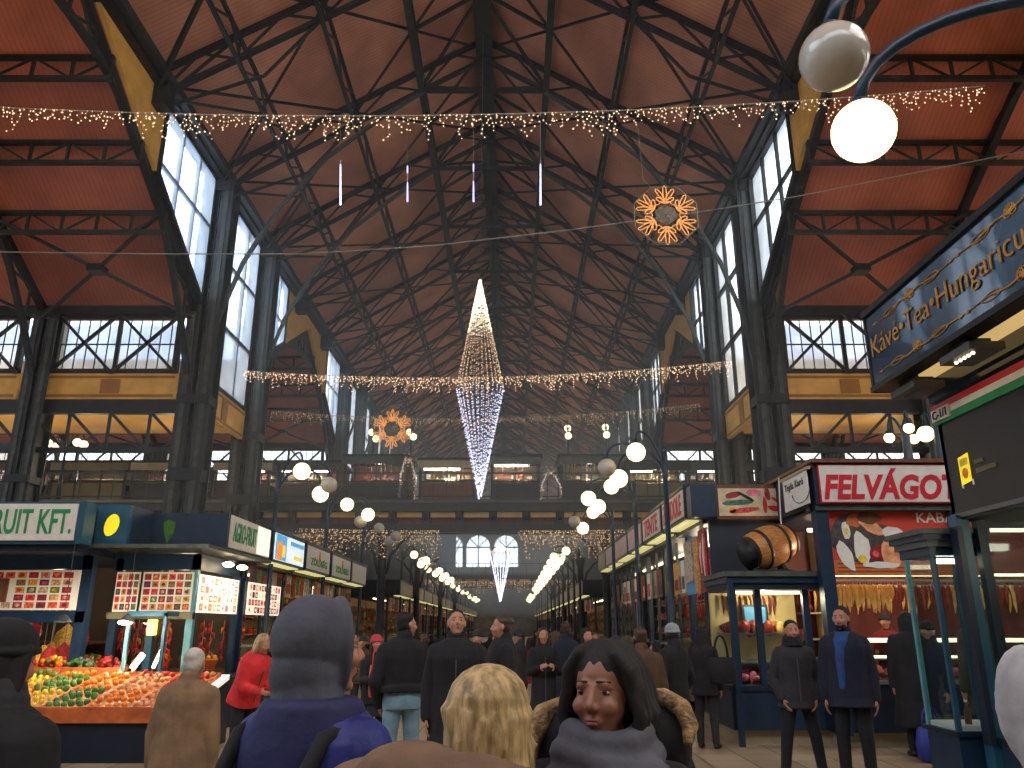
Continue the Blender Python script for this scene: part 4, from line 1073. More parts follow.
for (cx, cy, rx, ry, a, c) in ((.35, .62, .3, .36, 0, PAL[9]), (.62, .5, .5, .34, 0, PAL[9]), (.25, .3, .1, .24, .4, M['paper']), (.3, .7, .07, .15, .1, M['paper']), (.52, .42, .13, .26, .1, M['paper']), (.45, .85, .14, .1, 0, M['crate']), (.72, .75, .22, .09, -.5, M['peach']), (.68, .9, .2, .1, 0, M['brownW']), (.78, .35, .16, .12, 0, M['meatD']), (.98, .35, .16, .26, 0, M['peach']), (1.05, .65, .18, .1, -.3, M['paper']), (1.22, .4, .1, .2, 0, M['crate']), (1.28, .38, .05, .12, .2, M['green']), (.8, .16, .3, .05, 0, M['paper']), (.5, .25, .07, .06, 0, M['lemon']), (.3, .68, .03, .06, 0, M['lemon']), (.72, .33, .05, .05, 0, M['meat'])):
    flat(m, o, u, v, blob(cx, cy, rx, ry, 14, a, seed=int(cx*70+cy*10)), c, .022+.0006*len(m.f))
m.out('food_poster', t)
text('KABANOS', (x0+2.2, 12.715, 3.4), 1.1, .16, '-Y', M['paper'], t, bold=.01)
m = MB(); m.box(x0+.2, x1-.1, 12.95, 12.97, .95, 1.55, M['glass']); m.out('case_glass', t)
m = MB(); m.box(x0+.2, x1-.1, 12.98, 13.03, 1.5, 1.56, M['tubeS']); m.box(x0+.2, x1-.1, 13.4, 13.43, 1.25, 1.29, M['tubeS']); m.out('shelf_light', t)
m = MB(); m.box(x0+.2, x1-.1, 13.0, 14.0, 1.53, 1.55, M['steelS']); m.box(x0+.2, x1-.1, 13.4, 14.0, 1.22, 1.25, M['steelS']); m.box(x0+.2, x1-.1, 13.1, 13.14, 2.42, 2.46, M['steelS']); m.box(x0+.2, x1-.1, 14.9, 14.94, 2.42, 2.46, M['steelS']); m.out('shelf', t)
m = MB(); goods_items(m, x0+.25, x1-.3, 13.05, 13.9, .96, MEAT, random.Random(6), .17); tag(m.out('meat_display', t), 'pink meat cuts low behind the glass', kind='stuff')
m = MB(); m.box(x0+.3, x1-.3, 13.8, 13.86, 3.3, 3.36, M['tubeS']); m.box(x0+.3, x1-.3, 12.9, 12.95, 2.5, 2.54, M['tubeS']); m.out('light_tube', t)
# hanging sausages
def sausage(name, mm, L, rr):
    m = MB(); m.tube([(0, 0, 0), (0, 0, -.04)], .004, M['wire'], 4)
    m.tube([(0, 0, -.04), (.01, 0, -.07), (.03, 0, -L*.35), (.03, .01, -L*.7), (.01, 0, -L)], [rr*.3, rr*.9, rr, rr, rr*.25], mm, 8)
    me = m.mesh(name); return me
sm = [sausage('sausage', M['saus'], .42, .026), sausage('sausage', M['sausR'], .36, .024), sausage('sausage', M['saus'], .3, .03)]
r = random.Random(8)
def hang(n, xa, xb, y, z, kinds, label, group):
    for k in range(n):
        o = bpy.data.objects.new('hanging_sausage', sm[r.choice(kinds)]); COL.objects.link(o)
        o.location = (xa+(xb-xa)*(k+r.uniform(.2, .8))/n, y+r.uniform(-.02, .02), z); o.rotation_euler = (r.uniform(-.05, .05), r.uniform(-.06, .06), r.uniform(-.8, .8)); o.scale = (1, 1, r.uniform(.8, 1.15))
        tag(o, label, 'sausage', group)
hang(34, x0+.25, 6.1, 13.12, 2.42, (0, 0, 0, 2), 'pale golden sausage hanging from the front rail of the large meat stall', 'golden sausages on the front rail')
hang(60, 6.1, 10.4, 13.12, 2.42, (1, 1, 1, 0), 'red brown sausage hanging from the right part of the front rail', 'red sausages on the front rail')
hang(44, x0+.3, 10.4, 14.92, 2.42, (1, 1, 0), 'dark sausage hanging on the rear rail of the large meat stall', 'sausages on the rear rail')
hang(12, 3.65, 4.65, 14.42, 2.3, (1, 1, 0), 'sausage hanging in the corner glass case', 'sausages in the corner case')
# sausage curtain visible in the first two stalls of the right row
for i in range(26):
    o = bpy.data.objects.new('hanging_sausage', sm[r.choice((0, 1, 1))]); COL.objects.link(o)
    o.location = (RXF+.85, 14.95+i*.17, 2.25); o.rotation_euler = (0, 0, r.uniform(-1, 1)); tag(o, 'sausage hanging in the window of the nearest right row stalls', 'sausage', 'sausages in the right row windows')
MB().box(RXF+.84, RXF+.87, 14.9, 19.6, 2.25, 2.28, M['steelS']).out('rail', r1)

# ---------------- coffee stall at the right edge
t = thing('coffee_stall', 'dark blue coffee stall with gold lettered fascia at the right edge', 'market stall', (5.2, 5.6, 0))
Y0, Y1 = 3.9, 7.3
M['fasc'] = mat('blue_black_fascia', (30, 52, 70), .16, var=.25, scale=1.2, coat=.6)
fs = MB().box(3.5, 3.62, Y0, Y1, 3.94, 4.68, M['fasc']).box(3.47, 3.64, Y0, Y1+.03, 4.66, 4.72, M['black']).box(3.47, 3.64, Y0, Y1+.03, 3.9, 3.95, M['black']).box(3.49, 4.1, Y1, Y1+.04, 3.9, 4.7, M['black']).out('fascia_sign', t)
text('Kávé•Tea•Hungaricum', (3.495, 5.93, 4.29), 2.6, .25, '-X', M['goldT'], fs, bold=-.008)
m = MB()
def flourish(yc, zc, L, sgn):
    X_ = 3.494
    for d in (-1, 1):
        m.tube([(X_, yc, zc), (X_, yc+d*L*.25, zc+.02*sgn), (X_, yc+d*L*.6, zc-.012*sgn), (X_, yc+d*L, zc)], [.006, .009, .006, .004], M['goldT'], 5)
        m.tube([(X_, yc+d*L*.55+.1*math.cos(a)*1.2, zc+.028*math.sin(a)) for a in [k*PI/6 for k in range(12)]], .005, M['goldT'], 4, closed=True)
        m.prism([(X_, yc+d*L*.98, zc+.016), (X_, yc+d*L*1.08, zc), (X_, yc+d*L*.98, zc-.016)], (-.004, 0, 0), M['goldT'])
    for q in range(5):
        a = PI*.5*q/2; m.tube([(X_, yc+.04*math.cos(a+b_)+.03*math.cos(a), zc+.03*math.sin(a+b_)+.03*math.sin(a)) for b_ in [k*PI/4 for k in range(8)]], .005, M['goldT'], 4, closed=True)
for zc, sg_ in ((4.53, 1), (4.05, -1)):
    for yc_ in (6.42, 4.95): m = MB(); flourish(yc_, zc, .68, sg_); m.out('gold_scrollwork', fs)
M['lightbox'] = mat('warm_lit_soffit', (236, 214, 160), .6, emit=.55, ergb=(255, 214, 140), var=.06, scale=2)
MB().box(3.62, 4.06, Y0, Y1-.25, 3.97, 4.0, M['lightbox']).out('lit_soffit', t)
m = MB()
for i, (z0, z1, x) in enumerate(((3.84, 3.97, 3.96), (3.78, 3.84, 4.0), (3.62, 3.78, 4.04))): m.box(x, 5.6, Y0, Y1+.02-i*.02, z0, z1, M['fasc'])
m.out('cornice', t)
st = MB().box(4.02, 4.05, Y0, Y1+.02, 3.69, 3.75, M['redT']).box(4.02, 4.05, Y0, Y1+.02, 3.63, 3.69, M['paper']).box(4.02, 4.05, Y0, Y1+.02, 3.56, 3.63, M['greenT']).out('tricolour_stripe', t)
MB().box(4.0, 4.02, 7.0, 7.3, 3.59, 3.7, M['paper']).out('number_plate', st)
text('C-1/1', (3.999, 7.15, 3.645), .24, .08, '-X', M['black'], st, bold=.01, name='stall_number')
bd = MB().box(4.05, 4.12, Y0, Y1, 2.7, 3.58, M['black']).box(4.05, 5.6, Y1-.06, Y1, 2.7, 3.62, M['black']).box(4.03, 4.07, Y0, Y1, 2.68, 2.72, M['greyT']).out('black_board', t)
m = MB(); o = (4.045, 7.05, 2.95); u, v = U_['-X']
flat(m, o, u, v, [(0, 0), (.17, .02), (.17, .27), (0, .25)], M['yellowS']); flat(m, o, u, v, blob(.085, .1, .05, .05, 12), M['orange'], .006); flat(m, o, u, v, [(.02, .16), (.15, .17), (.15, .24), (.02, .23)], M['lemon'], .006); flat(m, o, u, v, [(.0, -.02), (.03, -.03), (.03, 0), (0, 0)], M['paper'], .006); flat(m, o, u, v, [(.17, -.02), (.2, -.02), (.2, .03), (.17, .03)], M['paper'], .006)
m.out('yellow_emblem', bd)
m = MB()
for j in range(5): m.box(4.04, 4.05, 6.81-j*.028-.02, 6.81-j*.028, 3.1, 3.135, M['khaki'])
for j in range(10): m.box(4.04, 4.05, 6.8-j*.03-.022, 6.8-j*.03, 3.02, 3.06, M['khaki'])
m.out('small_print', bd)
# body
for (xa, ya) in ((3.99, Y1-.16), (4.05, Y0)):
    MB().box(xa, xa+.11, ya, ya+.14, 0, 2.7, M['teal']).box(xa-.02, xa+.03, ya-.02, ya+.1, .8, 2.6, M['navyD']).out('corner_post', t)
MB().box(4.2, 4.28, Y1-.1, Y1-.02, .8, 2.7, M['navyD']).out('corner_post', t)
MB().box(4.05, 5.6, Y0, Y1, 0, .82, M['navy']).box(4.03, 5.6, Y0, Y1+.02, .8, .86, M['navyD']).out('base_cabinet', t)
MB().box(4.28, 5.5, Y1-.06, Y1-.05, .86, 2.68, M['glass']).box(4.1, 4.11, Y0+.1, Y1-.1, .86, 2.68, M['glass']).out('glazing', t)
MB().box(4.3, 5.2, 6.0, 6.08, 2.5, 2.57, M['tube']).box(4.4, 5.3, 4.6, 4.68, 2.5, 2.57, M['tube']).out('light_tube', t)
MB().box(4.05, 5.6, Y0, Y1, 2.66, 2.7, M['steelD']).out('roof_soffit', t)
# showcase
sc = thing('glass_showcase', 'narrow blue framed glass showcase with moulded cornice, at the corner of the coffee stall', 'showcase', (4.1, 7.6, 0))
a, b_, c, d = 3.83, 4.34, 7.36, 7.9
m = MB()
for i, (e, z0, z1) in enumerate(((0, 2.36, 2.44), (.03, 2.44, 2.5), (.06, 2.5, 2.55), (.09, 2.55, 2.6))): m.box(a-e-.02, b_, c-e-.02, d+e+.02, z0, z1, M['navy'] if i % 2 == 0 else M['steelL'])
m.out('cornice', sc)
MB().box(a, b_, c, d, 0, .84, M['navy']).box(a-.03, b_, c-.03, d+.03, .84, .88, M['navyD']).box(a-.02, b_, c-.02, d+.02, 0, .1, M['navyD']).out('base_cabinet', sc)
for (x, y) in ((a, c), (a, d-.04), (b_-.04, d-.04)): MB().box(x, x+.04, y, y+.04, .88, 2.36, M['tealL'] if y > 7.6 and x < 3.9 else M['teal']).out('frame_post', sc)
MB().box(a+.01, a+.016, c+.04, d-.04, .88, 2.36, M['glass']).box(a+.04, b_-.04, d-.03, d-.024, .88, 2.36, M['glass']).box(a+.04, b_-.04, c+.01, c+.016, .88, 2.36, M['glass']).out('pane', sc)
MB().box(a+.02, b_, c+.02, d-.02, .88, .92, M['paper']).out('floor_shelf', sc)
MB().box(a+.1, b_-.06, c+.1, c+.16, 2.3, 2.34, M['tube']).out('light_tube', sc)
def bottle(label, x, y, z, h, r_, mm, capm):
    t_ = thing('bottle', label, 'bottle', (x, y, z))
    MB().lathe((x, y, z), [(r_, 0), (r_, h*.55), (r_*.4, h*.72), (r_*.35, h*.92)], mm, 14).out('glass_body', t_)
    MB().lathe((x, y, z+h*.9), [(r_*.42, 0), (r_*.42, h*.1)], capm, 12).out('cap', t_)
bottle('tall white bottle standing on the showcase floor', 4.2, 7.5, .92, .36, .04, M['paper'], M['paper'])
bottle('small brown bottle with pale cap on the showcase floor', 4.02, 7.52, .92, .2, .028, M['brownW'], M['paper'])
bottle('red brown squat bottle beside the tall white bottle', 4.24, 7.42, .92, .15, .035, M['sausR'], M['black'])
# floodlights under the fascia
def flood(label, p, on):
    t_ = thing('floodlight', label, 'floodlight', p); x, y, z = p
    MB().box(x-.14, x+.14, y-.22, y+.22, z-.03, z+.03, M['plastic']).box(x-.1, x+.1, y-.12, y+.12, z+.03, z+.09, M['steelD']).out('housing', t_)
    MB().box(x-.02, x+.02, y-.02, y+.02, z+.06, z+.14, M['steelD']).out('bracket', t_)
    m = MB()
    for k in range(5): m.ell((x-.06, y-.12+k*.06, z-.032), .014, M['lampS'] if on else M['greyT'], 8, 5)
    m.out('led', t_)
flood('flat dark floodlight with a row of lit leds under the gold lettered fascia', (3.66, 5.95, 3.82), 1)
flood('unlit grey floodlight under the far end of the gold lettered fascia', (3.72, 6.95, 3.82), 0)

# ---------------- left fruit stalls
t = thing('fruit_stall', 'greengrocer stall with green lettered white sign and fruit picture panel at the left edge', 'market stall', (-10.5, 14.5, 0))
m = MB(); m.box(-14.5, -7.0, 13.0, 13.12, 3.02, 3.7, M['teal']); m.box(-14.4, -7.1, 12.96, 13.0, 3.07, 3.66, M['white']); m.box(-7.08, -6.97, 12.95, 13.3, 3.02, 3.7, M['teal']); m.out('sign_board', t)
text('FRUIT KFT.', (-7.87, 12.955, 3.37), 1.42, .4, '-Y', M['greenT'], t, bold=.015, shear=.0)
m = MB(); m.box(-14.5, -7.1, 13.1, 17, 2.9, 3.02, M['navyD']); m.box(-14.5, -7.15, 13.12, 17, 3.02, 3.68, M['navyD']); m.box(-14.5, -7.25, 13.95, 14.1, 2.68, 2.92, M['navy']); m.box(-14.5, -7.25, 13.95, 14.1, 1.8, 1.98, M['navy']); m.out('canopy', t)
fruit_poster(t, (-12.4, 13.94, 2.0), '-Y', 5.0, .66, 24, 5, 3, skip=lambda i, j: 1 <= j <= 3 and i < 19, name='fruit_picture_panel')
MB().box(-12.3, -8.6, 13.9, 13.93, 2.13, 2.52, M['brownW']).box(-12.2, -8.7, 13.885, 13.9, 2.2, 2.46, M['greyT']).out('name_plaque', t)
for x in (-14.4, -7.35): MB().box(x-.06, x+.12, 13.95, 14.13, 0, 2.9, M['navy']).out('corner_post', t)
MB().box(-14.5, -7.2, 16.9, 17, 0, 2.9, M['brick']).out('back_wall', t)
MB().box(-14.4, -7.4, 16.0, 16.9, .9, .95, M['brownW']).box(-14.4, -7.4, 16.4, 16.9, 1.4, 1.45, M['brownW']).out('shelf', t)
# stall B (corner)
t = thing('corner_fruit_stall', 'corner greengrocer stall with navy fascia, citrus emblem and green lettered side sign', 'market stall', (-6.2, 15.6, 0))
m = MB(); m.box(-7.05, -6.5, 13.5, 13.6, 3.02, 3.72, M['teal']); m.box(-7.05, -6.98, 13.6, 14.4, 3.02, 3.72, M['navy']); m.box(-6.57, -6.5, 13.6, 14.4, 3.02, 3.72, M['navy'])
m.box(-7.05, LXF-.03, 14.4, 14.5, 3.06, 3.7, M['navy']); m.box(-7.0, LXF-.03, 14.5, 17.05, 3.06, 3.68, M['navyD']); m.box(-7.1, LXF+.02, 13.45, 17.05, 3.0, 3.06, M['steelL']); m.out('fascia', t)
m = MB(); o = (-6.78, 13.495, 3.38); u, v = U_['-Y']; flat(m, o, u, v, blob(0, 0, .12, .19, 14, -.25, j=.05), M['yellowS']); m.out('citrus_emblem', t)
m = MB(); o = (-6.2, 14.395, 3.38); flat(m, o, u, v, [(-.1, .16), (.0, .2), (.12, .15), (.1, -.05), (.0, -.22), (-.07, -.02)], M['green']); m.out('leaf_emblem', t)
sb = MB().box(LXF-.03, LXF, 14.5, 16.9, 3.1, 3.68, M['white']).box(LXF-.025, LXF+.004, 16.05, 16.88, 3.12, 3.66, M['whiteL']).out('side_sign', t)
text('AGRO-FRUIT', (LXF+.004, 15.3, 3.4), 1.35, .36, '+X', M['greenT'], sb, bold=.01)
m = MB(); m.box(-7.1, -5.6, 14.45, 14.55, 2.7, 2.98, M['navy']); m.box(-5.7, -5.6, 14.45, 17, 2.7, 2.98, M['navy']); m.box(-7.1, -5.6, 14.4, 14.55, 1.86, 1.97, M['khaki']); m.out('beam', t)
fruit_poster(t, (-7.02, 14.44, 1.98), '-Y', .42, .68, 4, 5, 5); fruit_poster(t, (-6.55, 14.44, 1.98), '-Y', .9, .68, 6, 5, 6)
fruit_poster(t, (-5.6, 14.55, 1.97), '+X', 2.1, .66, 9, 4, 7, pal=FRUL, boardm=M['whiteL'], name='lit_fruit_poster'); fruit_poster(l2, (-5.56, 17.15, 1.97), '+X', 2.4, .66, 11, 4, 8, pal=FRUL+FRU[:3], boardm=M['whiteL'], name='lit_fruit_poster')
for (x, y, mm) in ((-7.0, 14.45, M['navy']), (-6.35, 14.5, M['teal']), (-5.66, 14.45, M['tealL']), (-5.66, 16.7, M['navy'])): MB().box(x-.06, x+.06, y, y+.12, 0, 2.9, mm).out('post', t)
MB().box(-7.05, -5.7, 16.9, 17, 0, 2.9, M['brick']).out('back_wall', t)
MB().box(-5.9, -5.1, 14.6, 17.04, 0, .85, M['navyD']).out('base_cabinet', t)
m = MB()
for y in (15.1, 15.9): m.ell((-5.3, y, 2.84), (.1, .14, .05), M['lampS'], 12, 7)
m.out('spot_lamp', t)
# glass showcase with strong light
sc2 = thing('lit_display_case', 'brightly lit glass display case with a yellow price card, behind the fruit counter', 'showcase', (-6.0, 13.85, .9))
MB().box(-6.35, -6.3, 13.6, 13.65, 1.0, 1.95, M['tealL']).box(-5.75, -5.7, 13.6, 13.65, 1.0, 1.95, M['teal']).box(-6.35, -5.7, 13.6, 14.1, 1.9, 1.98, M['teal']).box(-6.35, -5.7, 13.6, 14.1, .95, 1.02, M['teal']).out('frame', sc2)
MB().box(-6.3, -5.75, 13.61, 13.615, 1.02, 1.9, M['glass']).out('pane', sc2)
MB().box(-5.98, -5.82, 13.55, 13.56, 1.6, 1.84, M['yellowS']).out('price_card', sc2)
MB().tube([(-6.25, 13.8, 1.08), (-6.1, 13.8, 1.3)], .05, M['lampS'], 8).tube([(-5.95, 13.9, 1.08), (-5.85, 13.9, 1.35)], .03, M['tube'], 8).out('lamp', sc2)  # glowing tubes added in place of a bright white reflection in the case
# counter
M['frontpanel'] = M['navyD']
ct = thing('fruit_counter', 'long sloping fruit counter with a dark front and orange crates, left foreground', 'counter', (-6.6, 12.6, 0))
m = MB(); m.prism([(-9.6, 11.5, .0), (-9.6, 11.5, .58), (-9.6, 13.5, 1.0), (-9.6, 13.5, 0)], (5.1, 0, 0), M['navyD']); m.out('body', ct)
m = MB(); m.prism([(-4.5, 11.6, .55), (-4.5, 13.4, .93), (-4.5, 13.4, 1.0), (-4.5, 11.6, .62)], (-.9, 0, 0), M['whiteL']); m.out('lit_tray', ct)
m = MB(); m.box(-9.62, -4.5, 11.44, 11.5, .5, .7, M['crate']); m.out('front_lip', ct)
sl = (1.0-.58)/2.0
zc = lambda y: .6+(y-11.5)*sl
for i in range(8):
    xa = -9.55+i*.62; tc_ = thing('produce_crate', f'shallow orange brown fruit crate on the sloping counter, {ORD[7-i]} from the right end', 'crate', (xa+.3, 12.2, zc(12.2)))
    m = MB(); 
    for (p, q) in (((xa, 11.55), (xa+.6, 11.55)), ((xa, 13.3), (xa+.6, 13.3)), ((xa, 11.55), (xa, 13.3)), ((xa+.6, 11.55), (xa+.6, 13.3))):
        m.bar((p[0], p[1], zc(p[1])+.03), (q[0], q[1], zc(q[1])+.03), .02, M['crate'], .07)
    m.out('rim', tc_)
    m = MB(); m.prism([(xa, 11.55, zc(11.55)-.01), (xa+.6, 11.55, zc(11.55)-.01), (xa+.6, 13.3, zc(13.3)-.01), (xa, 13.3, zc(13.3)-.01)], (0, 0, .012), M['wood']); m.out('bottom', tc_)
def fruit_mesh(name, mm, rx, rz_, stem=True):
    m = MB(); m.lathe((0, 0, 0), [(rx*.3, -rz_*.92), (rx*.75, -rz_*.7), (rx, -.1*rz_), (rx*.92, rz_*.45), (rx*.55, rz_*.85), (rx*.12, rz_*.8)], mm, 10)
    if stem: m.tube([(0, 0, rz_*.75), (.004, 0, rz_*1.1)], .004, M['brownW'], 4)
    return m.mesh(name)
FM = {'orange': fruit_mesh('orange', M['orange'], .045, .043), 'apple': fruit_mesh('apple', M['apple'], .042, .04), 'lemon': fruit_mesh('lemon', M['lemon'], .036, .045), 'green_pepper': fruit_mesh('green_pepper', M['green'], .045, .055), 'peach': fruit_mesh('peach', M['peach'], .042, .04)}
plan = ['peach', 'apple', 'orange', 'apple', 'lemon', 'green_pepper', 'orange', 'peach', 'apple']
r = random.Random(31)
for ci in range(8):
    xa = -9.55+ci*.62; 
    for jy in range(9):
        for jx in range(5):
            kind = plan[(ci+jy//4) % 9]
            if ci < 2 and jy > 5: continue
            y = 11.66+jy*.19+r.uniform(-.02, .02); x = xa+.09+jx*.105+r.uniform(-.01, .01)
            o = bpy.data.objects.new(kind, FM[kind]); COL.objects.link(o); o.location = (x, y, zc(y)+.05+r.uniform(0, .05)); o.rotation_euler = (r.uniform(-.5, .5), r.uniform(-.5, .5), r.uniform(0, 6))
            nm = kind.replace('_', ' ')
            tag(o, {'peach': 'pale orange peach piled on the fruit counter', 'apple': 'shiny red apple piled on the fruit counter', 'orange': 'round orange piled on the fruit counter', 'lemon': 'yellow lemon piled on the fruit counter', 'green_pepper': 'green pepper piled on the fruit counter'}[kind], nm, f'{nm}s on the fruit counter')
# net bags and strings hanging in the left stalls
def netbag(x, y, z, mm, w_, h_, label, name='net_bag'):
    t_ = thing(name, label, 'net bag', (x, y, z))
    m = MB(); m.lathe((x, y, z), [(w_*.3, 0), (w_*.85, h_*.15), (w_, h_*.4), (w_*.75, h_*.75), (w_*.2, h_*.95), (w_*.12, h_)], mm, 12); m.out('bag', t_)
    m = MB(); m.tube([(x, y, z+h_*.97), (x, y, 2.85)], .006, M['wire'], 4); m.out('cord', t_)
for i, (px, py, w_, h_, y) in enumerate(((66, 640, .22, .55, 15.0), (50, 658, .2, .5, 14.6), (40, 672, .2, .45, 14.3), (32, 684, .18, .4, 14.0), (26, 652, .2, .5, 15.4))):
    c = PY(px, py, y); netbag(c.x, y, max(.98, c.z-h_*.5), M['netY'], w_, h_, ('topmost', 'second', 'third', 'lowest', 'rear')[i]+' yellow net bag of the slanting row hanging in the left fruit stall')
for i, (px, py, w_, h_, y) in enumerate(((62, 660, .16, .5, 14.3), (46, 674, .16, .45, 14.0), (28, 630, .25, .4, 15.8), (80, 635, .16, .6, 15.2))):
    c = PY(px, py, y); netbag(c.x, y, max(.98, c.z-h_*.5), M['netR'], w_, h_, ('large', 'lower', 'dark rear', 'tall')[i]+' red net bag hanging in the left fruit stall')
def pepper_string(x, y, z, n, label, seed):
    r_ = random.Random(seed); t_ = thing('pepper_string', label, 'pepper string', (x, y, z), 0, 'dried pepper strings')
    m = MB(); m.tube([(x, y, z), (x, y, z-.09*n)], .006, M['wire'], 4); m.out('string', t_)
    for k in range(n):
        a = r_.uniform(0, 6.28); zz = z-.09*(k+.5); m = MB()
        m.tube([(x, y, zz), (x+.04*math.cos(a), y+.04*math.sin(a), zz-.03), (x+.07*math.cos(a), y+.07*math.sin(a), zz-.12)], [.012, .03, .006], M['apple'] if r_.random() < .8 else M['orange'], 6); m.out('pepper', t_)
r = random.Random(3)
for i in range(16):
    x = -7.0+.09*i if i < 10 else -5.85; y = 14.9+.1*(i % 3)+(0 if i < 10 else (i-10)*.6)
    pepper_string(x, y, 1.85, r.choice((6, 8, 9)), 'string of red peppers hanging in the corner fruit stall', i)
# scarecrow-like white flower and dark goods heap at back: baskets
for i, (x, y) in enumerate(((-6.8, 16.2), (-6.3, 16.3), (-5.9, 16.2), (-9.0, 16.3), (-9.8, 16.3), (-8.2, 16.3))):
    t_ = thing('produce_basket', f'wicker basket of produce on the back shelf, {ORD[i]} of six', 'basket', (x, y, .95))
    if i < 3: MB().box(x-.25, x+.25, y-.3, y+.3, .0, .95, M['brownW']).out('stand', t_)
    MB().lathe((x, y, .95), [(.14, 0), (.2, .16), (.21, .18)], M['crate'], 14).out('basket', t_)
    m = MB()
    for k in range(14): a = k*2.4; rr = .045*math.sqrt(k); m.ell((x+rr*math.cos(a), y+rr*math.sin(a), 1.14+.05*(1-k/14)), .045, (M['orange'], M['apple'], M['green'])[(i+k//7) % 3], 8, 6)
    tag(m.out('produce', t_), kind='stuff')
# pendant lamps over the fruit
for i, (px, py, y) in enumerate(((125, 630, 13.2), (60, 640, 12.8))):
    c = PY(px, py, y); c.z = max(c.z, 1.8); 
    t_ = thing('pendant_lamp', ('round white shop lamp hanging over the middle of the fruit counter', 'shop lamp hanging over the left part of the fruit counter')[i], 'lamp', c)
    MB().lathe(c, [(.02, .12), (.05, .1), (.12, .02), (.13, 0), (.12, .0)], M['plastic'], 16).out('shade', t_)
    if i == 0: MB().ell(c-Vector((0, .03, .0)), (.11, .11, .045), M['lampS'], 14, 8).out('bulb', t_)
    MB().tube([c+Vector((0, 0, .1)), (c.x, c.y, 3.0)], .006, M['wireD'], 4).out('cord', t_)
    ptlight((c.x, c.y-.1, c.z-.12), 40, r=.06)
ptlight((-5.4, 12.9, 2.2), 45, r=.06); ptlight((-6.1, 13.2, 1.7), 18, r=.05); ptlight((-5.0, 16, 2.6), 25)  # bare point lights added to light the fruit stalls
ptlight((-8.5, 15.2, 2.5), 14); ptlight((-6.3, 15.6, 2.6), 14)
# bare point lights added to brighten the stall interiors
for p, wt in (((5.8, 13.7, 2.9), 55), ((7.5, 13.7, 2.9), 50), ((4.3, 13.9, 2.2), 30), ((9.4, 14.0, 3.2), 30), ((4.4, 15.8, 3.2), 70), ((4.4, 18.4, 3.2), 60), ((4.4, 21, 3.2), 14), ((4.7, 5.6, 2.4), 14), ((-6.4, 18.5, 2.8), 20), ((-6.4, 21.5, 2.8), 16)):
    ptlight(p, wt, (1, .84, .58))

# stepped rear display of the fruit stalls
r = random.Random(55)
for i in range(9):
    x = -9.6+i*.46; y = 13.62 if x < -6.5 else 13.7
    if -6.45 < x < -5.6: continue
    t_ = thing('produce_box', f'{("tilted", "upright")[i % 2]} box of {("dark greens", "red peppers", "pale roots", "tomatoes", "mixed vegetables")[i % 5]} behind the sloping counter, {ORD[i]} from the left', 'box', (x+.2, y+.2, .98))
    MB().box(x+.05, x+.37, y+.05, y+.35, 0, .98, M['navyD']).out('stand', t_)
    m = MB(); z0 = .98
    for (p, q) in (((x, y), (x+.42, y)), ((x, y+.4), (x+.42, y+.4)), ((x, y), (x, y+.4)), ((x+.42, y), (x+.42, y+.4))): m.bar((p[0], p[1], z0+.06), (q[0], q[1], z0+.06), .02, M['crate'], .12)
    m.out('side_boards', t_)
    pal = ([M['green'], PAL[2]], [M['apple'], M['meatD']], [M['paper'], M['peach']], [M['apple'], M['orange']], [M['green'], M['orange'], M['apple'], M['lemon']])[i % 5]
    m = MB()
    for k in range(46):
        a = r.uniform(.02, .4), r.uniform(.02, .38); h = .12*(1-abs(a[0]-.21)*3); m.ell((x+a[0], y+a[1], z0+.1+r.uniform(0, max(.03, h*1.6))), r.uniform(.028, .045), r.choice(pal), 7, 5)
    tag(m.out('produce', t_), kind='stuff')
# ================================================================ people
def remesh(mb, name, parent, vox, m=None, smooth=4, sub=0):
    me = mb.mesh('tmp'); ob = bpy.data.objects.new('tmp', me); COL.objects.link(ob)
    r_ = ob.modifiers.new('r', 'REMESH'); r_.mode = 'VOXEL'; r_.voxel_size = vox; r_.use_smooth_shade = True
    s_ = ob.modifiers.new('s', 'SMOOTH'); s_.factor = .5; s_.iterations = smooth
    dg = bpy.context.evaluated_depsgraph_get(); dg.update()
    out = bpy.data.meshes.new_from_object(ob.evaluated_get(dg)); bpy.data.objects.remove(ob); bpy.data.meshes.remove(me)
    out.name = name; out.materials.clear(); out.materials.append(m or mb.mats[0])
    out.polygons.foreach_set('use_smooth', [True]*len(out.polygons))
    out.polygons.foreach_set('material_index', [0]*len(out.polygons))
    o = bpy.data.objects.new(name, out); COL.objects.link(o)
    if parent is not None: o.parent = parent
    return o
def cloth(name, rgb, rough=.85, var=.12): return mat(name, rgb, rough, var=var, scale=9, bump=.35, bscale=16)
SK = mat('skin', (182, 128, 102), .5, var=.05, scale=6); SKd = mat('olive_skin', (150, 102, 80), .5, var=.05, scale=6)
HB = mat('black_hair', (20, 16, 16), .75, var=.3, scale=30, stretch=(8, 8, 1)); HBr = mat('brown_hair', (62, 40, 28), .5, var=.3, scale=30, stretch=(8, 8, 1))
HBl = mat('blonde_hair', (180, 152, 104), .5, var=.3, scale=9, stretch=(5, 5, 1.2), bump=.5, bscale=18); HG = mat('grey_white_hair', (188, 182, 170), .6, var=.15, scale=20)
